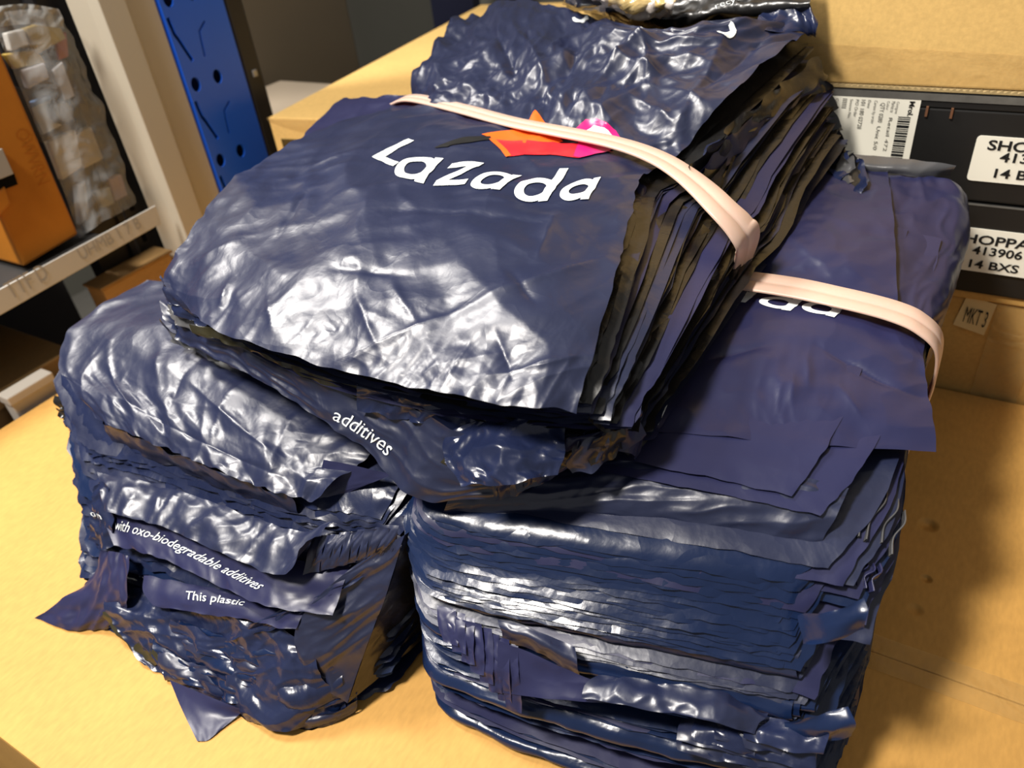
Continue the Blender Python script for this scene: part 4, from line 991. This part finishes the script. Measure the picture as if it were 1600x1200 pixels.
# crushed pieces between text bag and the sharp fold
m4 = FLP([[(360, 1000, .044), (420, 985, .056), (480, 960, .068)], [(380, 985, .052), (445, 962, .068), (510, 935, .082)], [(420, 962, .064), (490, 930, .084), (570, 900, .100)]], 0.014)
film('mailer_bag', m4, 40, 30, NAVY_C, lb_, [('crumple', 0.006, 0.025)], edge=0.003, seed=101)
# the sharp standing fold: lit left face, right face blackened to stand for shade in the gap
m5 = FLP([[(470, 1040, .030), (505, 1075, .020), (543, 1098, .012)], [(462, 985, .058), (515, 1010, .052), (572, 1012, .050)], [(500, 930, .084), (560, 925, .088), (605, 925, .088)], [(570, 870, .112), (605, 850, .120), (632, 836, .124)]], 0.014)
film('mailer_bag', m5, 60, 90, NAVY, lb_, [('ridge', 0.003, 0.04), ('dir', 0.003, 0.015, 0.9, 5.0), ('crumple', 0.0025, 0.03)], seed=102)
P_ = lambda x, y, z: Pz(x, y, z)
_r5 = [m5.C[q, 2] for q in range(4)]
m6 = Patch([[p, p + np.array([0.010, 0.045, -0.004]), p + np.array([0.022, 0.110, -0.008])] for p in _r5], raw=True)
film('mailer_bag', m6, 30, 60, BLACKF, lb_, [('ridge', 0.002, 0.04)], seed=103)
# lower crumpled front
m7 = FLP([[(225, 1040, 0, .008), (310, 1085, 0, .008), (430, 1138, 0, .008), (545, 1110, 0, .006)], [(190, 1000, 0, .012), (295, 1040, 0, .012), (410, 1092, 0, .012), (530, 1085, 0, .008)], [(170, 955, 0, .010), (285, 990, 0, .010), (400, 1035, 0, .010), (510, 1050, 0, .006)], [(165, 905, 0, .002), (280, 935, 0, .002), (400, 970, 0, .002), (500, 1000, 0, .002)]], 0.0)
film('mailer_bag', m7, 150, 90, NAVY_C, lb_, [('crumple', 0.011, 0.060), ('crumple', 0.004, 0.025), ('dir', 0.004, 0.014, 0.3, 5.0)], edge=0.003, seed=104)
for k in range(9):
    t = k / 8
    x0 = 230 + 30 * r_.rand(); z0 = 0.012 + 0.045 * t; y0 = 1075 - 95 * t
    gp = FLP([[(x0 + 20, y0 + 10), (x0 + 120, y0 + 50), (x0 + 225, y0 + 78), (x0 + 300, y0 + 52)], [(x0 + 10, y0 - 8, 0, .002), (x0 + 115, y0 + 30, 0, .002), (x0 + 222, y0 + 58, 0, .002), (x0 + 302, y0 + 34, 0, .002)], [(x0 + 10, y0 - 24), (x0 + 115, y0 + 14), (x0 + 222, y0 + 42), (x0 + 302, y0 + 20)]], 0.006)
    film('mailer_bag', gp, 90, 14, [NAVY, NAVY_C, NAVY_B][k % 3], lb_, [('dir', 0.003, 0.008, 0.1, 8.0), ('crumple', 0.006, 0.04), ('crumple', 0.002, 0.014)], edge=0.003, seed=110 + k)
# dark olive film painted in for a shaded recess, left corner flap, front corner flap, upright side corner
m8 = FLP([[(156, 958), (190, 1000), (236, 1044)], [(166, 952), (204, 990), (248, 1036)], [(182, 952), (220, 978), (256, 1022)]], 0.004)
film('mailer_bag', m8, 40, 14, OLIVE, lb_, [('ridge', 0.003, 0.03)], seed=120)
m9 = Patch([[(55, 966, .002), (110, 984, .002), (175, 985, .002)], [(95, 940, .016), (140, 955, .022), (190, 962, .030)], [(140, 905, .036), (165, 915, .046), (200, 930, .054)], [(160, 860, .064), (178, 862, .070), (205, 870, .074)]])
film('mailer_bag', m9, 40, 50, NAVY_S, lb_, [('soft', 0.003, 0.04), ('dir', 0.005, 0.016, 1.9, 4.0)], seed=121)
m10 = Patch([[(308, 1158, .0015), (325, 1156, .0015), (345, 1140, .0015)], [(285, 1110, .004), (325, 1118, .006), (372, 1118, .004)], [(265, 1062, .010), (320, 1085, .014), (380, 1110, .010)]])
film('mailer_bag', m10, 24, 30, NAVY_S, lb_, [('soft', 0.0012, 0.04)], seed=122)
m11 = Patch([[(138, 842, .070), (160, 858, .070), (185, 850, .074)], [(142, 808, .090), (160, 812, .092), (178, 818, .094)], [(148, 762, .112), (158, 752, .120), (170, 762, .118)]])
film('mailer_bag', m11, 26, 40, NAVY_C, lb_, [('ridge', 0.004, 0.02), ('crumple', 0.004, 0.02)], seed=123, key='cornL')
write('cornL', 'on', (142, 806), (160, 812), (143, 796), WHITE_DIM, bpy.data.objects[list(BASE)[-1]], sz=0.3)

# ------------------------------------------------------------------ bundle lying on top of the other two
TT = [[(256, 440, .291), (330, 512, .295), (480, 564, .300), (640, 602, .304), (780, 630, .306), (902, 642, .306)],
      [(262, 418, .300), (345, 478, .307), (492, 526, .314), (652, 562, .317), (792, 588, .318), (912, 602, .316)],
      [(285, 380, .310), (370, 430, .318), (510, 470, .326), (665, 505, .329), (805, 532, .329), (930, 545, .325)],
      [(340, 310, .325), (440, 335, .334), (560, 365, .341), (700, 395, .343), (830, 425, .342), (962, 430, .338)],
      [(420, 245, .333), (520, 255, .342), (620, 272, .349), (740, 297, .351), (860, 325, .350), (985, 340, .344)],
      [(530, 190, .338), (620, 195, .348), (710, 213, .355), (810, 238, .357), (915, 262, .355), (1003, 275, .346)],
      [(622, 160, .343), (700, 172, .352), (790, 194, .358), (880, 211, .359), (960, 228, .356), (1040, 256, .345)],
      [(650, 125, .362), (735, 130, .372), (820, 135, .380), (910, 145, .382), (1000, 160, .378), (1092, 205, .362)],
      [(680, 70, .385), (775, 72, .396), (865, 75, .402), (960, 82, .404), (1060, 95, .402), (1180, 125, .388)],
      [(712, 22, .402), (800, 2, .414), (895, 12, .419), (1005, 44, .419), (1130, 40, .422), (1272, 42, .408)]]
_f = draped([[p[:2] for p in r] for r in TT[:3]] + [TT[3]], [0.60, 0.46, 0.26]); TP = Patch(TT); TP.C[:3] = _f.C[:3]
TBm = Patch([[Pz(285, 528, .222), Pz(470, 650, .212), Pz(610, 745, .206), Pz(770, 782, .206), Pz(880, 770, .212), Pz(985, 716, .222)],
             [(-0.69, 0.45, 0.219), (-0.56, 0.43, 0.219), (-0.42, 0.43, 0.219), (-0.33, 0.43, 0.215), (-0.24, 0.44, 0.218), (-0.166, 0.455, 0.230)],
             [(-0.66, 0.60, 0.225), (-0.54, 0.60, 0.225), (-0.42, 0.60, 0.225), (-0.32, 0.60, 0.228), (-0.23, 0.60, 0.240), (-0.160, 0.60, 0.246)],
             [(-0.63, 0.72, 0.235), (-0.53, 0.72, 0.235), (-0.42, 0.72, 0.240), (-0.32, 0.72, 0.248), (-0.22, 0.72, 0.262), (-0.145, 0.72, 0.264)],
             [(-0.60, 0.835, 0.25), (-0.51, 0.835, 0.25), (-0.41, 0.835, 0.255), (-0.31, 0.835, 0.262), (-0.21, 0.835, 0.278), (-0.118, 0.835, 0.280)]], raw=True)
def tb_side(u, v, t):
    P = np.zeros((len(u), 3))
    P[:, 0] += (0.016 + 0.035 * np.clip((v - 0.2) / 0.40, 0, 1) * np.clip((1.02 - v) / 0.40, 0, 1) - 0.010 * np.clip((v - 0.7) / 0.2, 0, 1)) * np.sin(math.pi * np.clip(t, 0, 1)) ** 0.8 * np.clip((u - 0.7) / 0.3, 0, 1.2) ** 1.5
    return P
TS = Stack(TBm, TP.shift((0, 0, -0.010)), None, tb_side)
tbd = thing('mailer_bag_bundle', 'topmost bundle of navy mailer bags with large white lettering and an orange-red heart print', 'bag bundle', (-0.40, 0.60, 0.21), 'bundles of navy mailer bags')
r_ = np.random.RandomState(37)
NT = 58
for i in range(NT):
    t = 0.01 + 0.97 * i / (NT - 1)
    v0 = 0.06 + 0.03 * (math.sin(i * 0.8) * 0.5 + 0.5) + r_.uniform(0, 0.02)
    u1 = 0.995 + 0.022 * math.sin(i * 0.7) + r_.uniform(-0.02, 0.015) - 0.02 * (t > 0.9)
    layer('mailer_bag', TS, t, (0.0 + r_.uniform(-0.01, 0.02), u1), (v0, 0.985 + r_.uniform(-0.02, 0.02)), [NAVY, NAVY_S, BLACKF, NAVY, BLACKF][r_.randint(5)], tbd, amp=0.0020, ragged=0.0026, droop=0.002, seed=700 + i, skew=r_.uniform(-0.01, 0.01), nu=56, nv=36)

# the top bag
back = lambda u, v: np.clip((v - 0.62) / 0.12, 0, 1)
front = lambda u, v: np.clip((0.62 - v) / 0.1, 0, 1)
topm = film('mailer_bag', TP, 260, 300, NAVY, tbd,
     [('soft', 0.0040, 0.11), ('ridge', 0.0030, 0.07),
      ('crumple', 0.0050, 0.085, front), ('crumple', 0.0009, 0.020, lambda u, v: front(u, v) * np.clip((0.33 - v) / 0.2, 0.08, 1)),
      ('dir', 0.0022, 0.030, 0.45, 6.0, front), ('dir', 0.0012, 0.012, 1.2, 5.0, lambda u, v: front(u, v) * np.clip((0.3 - v) / 0.2, 0.1, 1)),
      ('lines', 0.0028, 0.005, [((515, 572), (735, 478), 1), ((735, 478), (945, 402), 1), ((800, 430), (835, 475), -1), ((560, 470), (590, 540), 1), ((610, 440), (650, 500), 1), ((690, 600), (735, 525), 1), ((775, 520), (800, 590), -1), ((760, 585), (925, 555), 1), ((430, 370), (480, 300), -1), ((520, 420), (640, 430), -1), ((300, 410), (370, 380), 1), ((420, 460), (430, 520), 1), ((360, 430), (345, 480), 1), ((600, 330), (850, 345), -1), ((480, 260), (560, 235), 1), ((870, 330), (840, 400), 1)]),
      ('lines', 0.0075, 0.008, [((700, 60), (660, 130), 1), ((760, 40), (800, 120), -1), ((820, 60), (860, 140), 1), ((900, 60), (880, 130), -1), ((1020, 60), (940, 120), 1), ((960, 90), (1060, 130), 1), ((1130, 60), (1060, 200), 1), ((1200, 60), (1090, 150), -1), ((990, 150), (1050, 200), 1), ((1000, 60), (1010, 150), 1)]),
      ('crumple', 0.013, 0.085, back), ('crumple', 0.0062, 0.030, back), ('crumple', 0.0016, 0.011, back), ('dir', 0.006, 0.030, 1.35, 4.0, back)], edge=0.0022, seed=131, key='top', vrange=(0.0, 1.0))
# print
for ch, p0, p1, p2 in (('L', (581, 247), (614, 260), (639, 219)), ('a', (606, 277), (662, 287), (644, 240)), ('z', (678, 291), (727, 289), (706, 257)), ('a', (724, 298), (781, 298), (758, 268)),
                       ('d', (796, 312), (855, 316), (818, 281)), ('a', (866, 318), (920, 313), (892, 281))):
    a0 = find_uv('top', *p0); ax = find_uv('top', *p1) - a0; ay = find_uv('top', *p2) - a0
    hgt = 1.40 if ch == 'L' else 1.0
    wid = 0.8 if ch == 'L' else (0.85 if ch == 'z' else 0.98)
    v, f = letter(ch); print_on('lettering', 'top', v, f, a0, ax / wid, ay / hgt, WHITE, topm, size=0.09, lift=0.0010)
def poly_print(nm, pts, mat, lift):
    uv = np.array([find_uv('top', *p) for p in pts]); lo = uv.min(0); sc = (uv.max(0) - lo)
    v = (uv - lo) / sc; print_on(nm, 'top', v, [list(range(len(pts)))], lo, np.array([sc[0], 0]), np.array([0, sc[1]]), mat, topm, size=0.10, lift=lift)
poly_print('heart_emblem', [(752, 210), (836, 172), (862, 205), (880, 222), (800, 226)], ORANGE, 0.0009)
poly_print('heart_emblem', [(764, 219), (800, 222), (865, 222), (960, 240), (944, 238), (905, 249), (860, 243), (795, 246)], RED, 0.0010)
poly_print('heart_emblem', [(764, 218), (772, 218), (800, 245), (790, 246)], ORANGE, 0.0013)
poly_print('heart_emblem', [(905, 222), (968, 222), (952, 237), (905, 249), (895, 246)], MAGENTA, 0.0013)
poly_print('heart_emblem', [(898, 202), (915, 188), (934, 185), (962, 205), (972, 222), (930, 216)], MAGENTA, 0.0010)
poly_print('heart_emblem', [(912, 208), (928, 196), (950, 204), (969, 224), (940, 220)], WHITE, 0.0014)
poly_print('dark_streak', [(678, 231), (700, 224), (766, 214), (768, 220), (700, 230)], INK, 0.0010)
# white hook marks beside the opening
def hook(c0, r, a0_, a1_, w):
    V = []; F_ = []; n = 18
    for i in range(n):
        a = math.radians(a0_ + (a1_ - a0_) * i / (n - 1)); ww = w * (0.45 + 0.55 * math.sin(math.pi * (0.15 + 0.85 * i / (n - 1))))
        for q in (r - ww, r + ww): V.append((q * math.cos(a), q * math.sin(a)))
    for i in range(n - 1): F_.append([2 * i, 2 * i + 1, 2 * i + 3, 2 * i + 2])
    uv0 = find_uv('top', *c0); ax = find_uv('top', c0[0] + 20, c0[1]) - uv0; ay = find_uv('top', c0[0], c0[1] + 12) - uv0
    print_on('lettering', 'top', np.array(V), F_, uv0, ax, ay, WHITE, topm, size=0.3, lift=0.001)
hook((906, 26), 0.55, -10, 160, 0.20); hook((1132, 48), 0.65, -60, 150, 0.22)

# mouth of the top bag: rear lip and clear parcel inside
lip = Patch([[Pz(890, 14, .400), Pz(1008, 48, .398), Pz(1130, 44, .402), Pz(1255, 40, .398)], [Py(880, -10, .835), Py(1010, 30, .840), Py(1140, 22, .842), Py(1262, 12, .842)], [Py(870, -40, .850), Py(1005, -5, .855), Py(1150, -10, .856), Py(1272, -12, .850)], [Py(860, -80, .857), Py(1000, -60, .860), Py(1150, -60, .860), Py(1270, -50, .858)]], raw=True)
film('bag_mouth', lip, 70, 50, BLACKF, tbd, [('ridge', 0.006, 0.04), ('crumple', 0.005, 0.03)], edge=0.002, seed=140, key='lip')
lipo = bpy.data.objects[list(BASE)[-1]]
write('lip', 'recyc. S.', (1118, 14), (1180, -4), (1117, 8), WHITE_DIM, lipo, sz=0.2)
lip2 = Patch([[Pz(1170, 52, .414), Pz(1225, 50, .412), Pz(1276, 50, .404)], [Py(1190, 22, .838), Py(1235, 14, .838), Py(1279, 44, .832)], [Py(1200, -20, .852), Py(1240, -15, .852), Py(1268, 8, .845)]], raw=True)
film('bag_mouth', lip2, 36, 30, NAVY_C, tbd, [('crumple', 0.008, 0.02)], edge=0.003, seed=141)
pc = thing('clear_parcel', 'shiny clear and gold film parcel peeking out of the top bag', 'parcel', Py(960, 10, .845))
GOLD = clear_mat('gold_film', (0.55, 0.40, 0.16), 0.85, 0.12)
SILV = clear_mat('silver_film', (0.62, 0.55, 0.50), 0.85, 0.12)
pp_ = Patch([[Pz(880, 4, .409), Pz(930, 22, .409), Pz(985, 38, .407), Pz(1040, 26, .410)], [Py(885, -14, .826), Py(935, 2, .826), Py(990, 16, .828), Py(1052, 10, .830)], [Py(890, -40, .838), Py(940, -24, .838), Py(995, -14, .840), Py(1066, -6, .842)]], raw=True)
film('film_wrap', pp_, 60, 40, SILV, pc, [('crumple', 0.008, 0.02), ('ridge', 0.005, 0.02)], seed=142)
film('gold_band', pp_.shift((0.004, -0.004, 0.003)), 30, 40, GOLD, pc, [('crumple', 0.007, 0.018), ('ridge', 0.004, 0.02)], seed=143, urange=(0.42, 0.98))

# left rear corner sticking out, crushed front-left corner
lc = Patch([[(470, 218, .326), (540, 200, .332), (610, 178, .338)], [(485, 200, .328), (560, 180, .335), (622, 165, .341)], [(536, 152, .338), (580, 152, .342), (640, 150, .346)]])
film('mailer_bag', lc, 40, 26, NAVY_S, tbd, [('ridge', 0.003, 0.04)], edge=0.003, seed=145)
for k in range(6):
    y0 = 432 + 14 * k; z0 = 0.286 - 0.011 * k
    gp = Patch([[(256 + 3 * k, y0 + 26, z0 - .010), (280 + 4 * k, y0 + 50, z0 - .012), (315 + 5 * k, y0 + 66, z0 - .012)], [(252 + 3 * k, y0, z0), (276 + 4 * k, y0 + 28, z0), (318 + 5 * k, y0 + 46, z0)]])
    film('mailer_bag', gp, 22, 14, [NAVY, NAVY_C, GREYF][k % 3], tbd, [('crumple', 0.007, 0.016)], edge=0.004, seed=150 + k)

# broad dark strip below the front hem, twisting down to the right, with the printed line
f1 = draped([[(288, 535, .216), (400, 592, .212), (500, 655, .210), (575, 705, .208), (650, 778, .206), (775, 778, .208)],
            [(276, 510, .232), (392, 566, .230), (505, 628, .228), (600, 680, .226), (680, 745, .222), (785, 760, .218)],
            [(268, 484, .250), (385, 540, .250), (510, 600, .249), (620, 650, .246), (700, 705, .240), (800, 735, .230)],
            [(262, 462, .268), (380, 526, .268), (510, 578, .268), (620, 622, .264), (710, 670, .258), (820, 705, .246)]], [1.6, 1.9, 2.2])
film('mailer_bag', f1, 170, 60, NAVY, tbd, [('soft', 0.003, 0.06), ('ridge', 0.003, 0.05), ('dir', 0.003, 0.012, 0.0, 6.0), ('crumple', 0.004, 0.03, lambda u, v: np.clip((u - 0.55) / 0.2, 0, 1))], edge=0.002, seed=160, key='frontT')
write('frontT', 'additives', (522, 655), (605, 713), (528, 636), WHITE, bpy.data.objects[list(BASE)[-1]], sz=0.05)
# grey and olive inner hems showing in the slit
f2 = Patch([[(300, 520, .262), (390, 548, .264), (480, 590, .262), (560, 622, .260)], [(296, 504, .270), (392, 534, .272), (485, 572, .272), (570, 606, .270)]])
film('mailer_bag', f2, 70, 10, OLIVE, tbd, [('ridge', 0.003, 0.03)], edge=0.003, seed=161)
f3 = Patch([[(560, 640, .252), (620, 652, .254), (690, 672, .252), (770, 690, .250)], [(560, 615, .266), (630, 628, .268), (700, 640, .268), (780, 660, .266)], [(560, 598, .276), (640, 610, .278), (720, 625, .280), (800, 640, .280)]])
film('mailer_bag', f3, 70, 24, NAVY_C, tbd, [('crumple', 0.007, 0.022), ('ridge', 0.004, 0.03)], edge=0.004, seed=162)
# shiny bag in the middle of the front
f4 = draped([[(720, 760, .214), (800, 756, .218), (870, 740, .226)], [(690, 715, .232), (780, 712, .238), (880, 706, .240)], [(700, 672, .252), (790, 668, .256), (880, 672, .256)], [(740, 648, .266), (810, 646, .274), (890, 650, .274)]], [0.9, 0.6, 0.7])
film('mailer_bag', f4, 70, 60, NAVY_C, tbd, [('crumple', 0.006, 0.035), ('ridge', 0.004, 0.03), ('crumple', 0.003, 0.012)], edge=0.003, seed=163)
f5 = Patch([[(688, 722, .236), (725, 740, .228), (758, 752, .222)], [(700, 710, .242), (735, 728, .236), (764, 744, .228)]])
film('mailer_bag', f5, 30, 8, OLIVE, tbd, [('ridge', 0.002, 0.02)], seed=164)
# torn, crushed hems at the front right corner
for k in range(16):
    x0 = 770 + 13 * k * 0.9 + r_.uniform(-12, 12); y0 = 745 - 3.2 * k + r_.uniform(-10, 14) - 0.06 * k * k
    z0 = 0.224 + 0.0022 * k
    L_ = r_.uniform(38, 70); sl_ = r_.uniform(-0.2, -0.75)
    gp = Patch([[(x0 - 10, y0 + 28, z0 - .012), (x0 + L_ * .5, y0 + 28 + sl_ * L_ * .4, z0 - .010), (x0 + L_, y0 + 18 + sl_ * L_ * .8, z0 - .006)], [(x0 - 14, y0 + 6, z0), (x0 + L_ * .45, y0 + 4 + sl_ * L_ * .4, z0 + .003), (x0 + L_, y0 + sl_ * L_ * .8, z0 + .006)], [(x0 - 8, y0 - 14, z0 + .010), (x0 + L_ * .5, y0 - 18 + sl_ * L_ * .4, z0 + .012), (x0 + L_, y0 - 20 + sl_ * L_ * .8, z0 + .014)]])
    film('mailer_bag', gp, 22, 18, [NAVY, NAVY_C, BLACKF, NAVY_S][k % 4], tbd, [('crumple', 0.007, 0.018), ('ridge', 0.003, 0.02)], edge=0.004, seed=170 + k)

# right side: overlapping bag edges that lean outwards, black film standing for their shade, a few with white print
side = [((905, 636, .292), (1000, 285, .338), (1010, 300, .330), (925, 655, .276), NAVY_S),
        ((915, 655, .282), (1030, 290, .332), (1048, 310, .318), (945, 680, .256), BLACKF),
        ((930, 670, .272), (1065, 320, .322), (1082, 340, .308), (965, 690, .244), BLACKF),
        ((945, 690, .260), (1095, 350, .312), (1108, 372, .296), (980, 705, .234), BLACKF),
        ((962, 700, .248), (1118, 385, .300), (1128, 402, .284), (992, 718, .224), NAVY_S)]
for k, (a, b, c_, d, m) in enumerate(side):
    A, B, C_, D_ = (Pz(*q) for q in (a, b, c_, d))
    rows = [[D_ * (1 - s) + C_ * s, (A * .5 + D_ * .5) * (1 - s) + (B * .5 + C_ * .5) * s + np.array([0.004, -0.002, 0.001]), A * (1 - s) + B * s] for s in (0, .33, .66, 1)]
    film('mailer_bag', Patch([[r[j] for r in rows] for j in range(3)], raw=True), 70, 16, m, tbd, [('ridge', 0.002, 0.04), ('dir', 0.0025, 0.01, 0.0, 6.0)], edge=0.0028, seed=200 + k, key='side%d' % k)
sp_ = bpy.data.objects[list(BASE)[-1]]
# dark bag corner with lettering, hanging low on the right
k2 = Patch([[(985, 716, .218), (1015, 690, .222), (1040, 640, .232)], [(965, 690, .236), (1005, 650, .246), (1040, 590, .252)], [(975, 640, .256), (1020, 580, .266), (1068, 500, .278)], [(1040, 520, .280), (1085, 460, .288), (1118, 400, .296)]])
film('mailer_bag', k2, 40, 70, BLACKF, tbd, [('ridge', 0.004, 0.04), ('crumple', 0.003, 0.03)], edge=0.002, seed=210, key='sideT')
write('sideT', 'quit', (968, 662), (996, 668), (972, 645), WHITE_DIM, bpy.data.objects[list(BASE)[-1]], sz=0.3)
# white printed stripes on bag edges
for k, (a, b, w_, m) in enumerate((((1120, 402, .297), (1098, 442, .286), 0.008, WHITE), ((1084, 462, .283), (1072, 474, .279), 0.010, WHITE_DIM), ((1124, 455, .270), (1100, 500, .262), 0.004, WHITE_DIM), ((1098, 505, .262), (1092, 530, .258), 0.005, WHITE_DIM), ((1052, 590, .244), (1024, 664, .230), 0.009, WHITE_DIM))):
    A, B = Pz(*a), Pz(*b); md = (A + B) / 2 + np.array([0.003, -0.003, 0.003])
    ribbon('printed_edge', [A, A * .4 + md * .6, B * .4 + md * .6, B], (0.6, 0.0, 0.8), w_, m, tbd, None, n=16, ridge=0.0005, thick=0.0005, seed=k + 40)
# bag edges behind the band on the right: long leaning leaves down to the right stack
for k in range(13):
    s = k / 12.0
    a = (1060 + 225 * s + 0, 262 - 185 * s); 
    pa = [(1075 + 7 * k, 262 + 9 * k, .352 - .006 * k), (1150 + 5 * k, 190 + 8 * k, .368 - .007 * k), (1225 + 5.5 * k, 130 + 9 * k, .378 - .0075 * k), (1278 + 3.2 * k, 90 + 13 * k, .388 - .0085 * k)]
    pb = [(x + 16 + r_.uniform(-3, 3), y + 24 + r_.uniform(-4, 4), z - .018) for x, y, z in pa]
    film('mailer_bag', Patch([pb, pa]), 60, 8, [BLACKF, NAVY_S, BLACKF, OLIVE][k % 4], tbd, [('ridge', 0.003, 0.05), ('crumple', 0.003, 0.03)], edge=0.006, seed=220 + k)

# rubber band of the top bundle
bp_ = [Pz(612, 172, .325), Pz(622, 158, .344), Pz(650, 154, .352), Pz(720, 170, .3575), Pz(800, 191, .3625), Pz(880, 207, .3645), Pz(955, 222, .3615), Pz(1020, 244, .355), Pz(1075, 276, .346), Pz(1125, 322, .333), Pz(1158, 358, .318), Pz(1168, 378, .305), Pz(1160, 410, .280), Pz(1148, 438, .258), (-0.170, 0.655, 0.243), (-0.30, 0.68, 0.232), (-0.50, 0.74, 0.230), (-0.64, 0.79, 0.240), (-0.655, 0.80, 0.29)]
o = ribbon('rubber_band', bp_, lambda s: (0.25 + 0.1 * s, 1.0, 0.1), 0.020, RUBBER, None, (-0.4, 0.7, 0.23), n=320, seed=5, ridge=0.0018, closed=True, wfun=lambda s: 0.95 + 0.75 * math.exp(-((s - 0.55) / 0.13) ** 2))
tag(o, 'pale pink rubber band stretched across the heart print of the topmost bundle', 'rubber band', 'rubber bands')
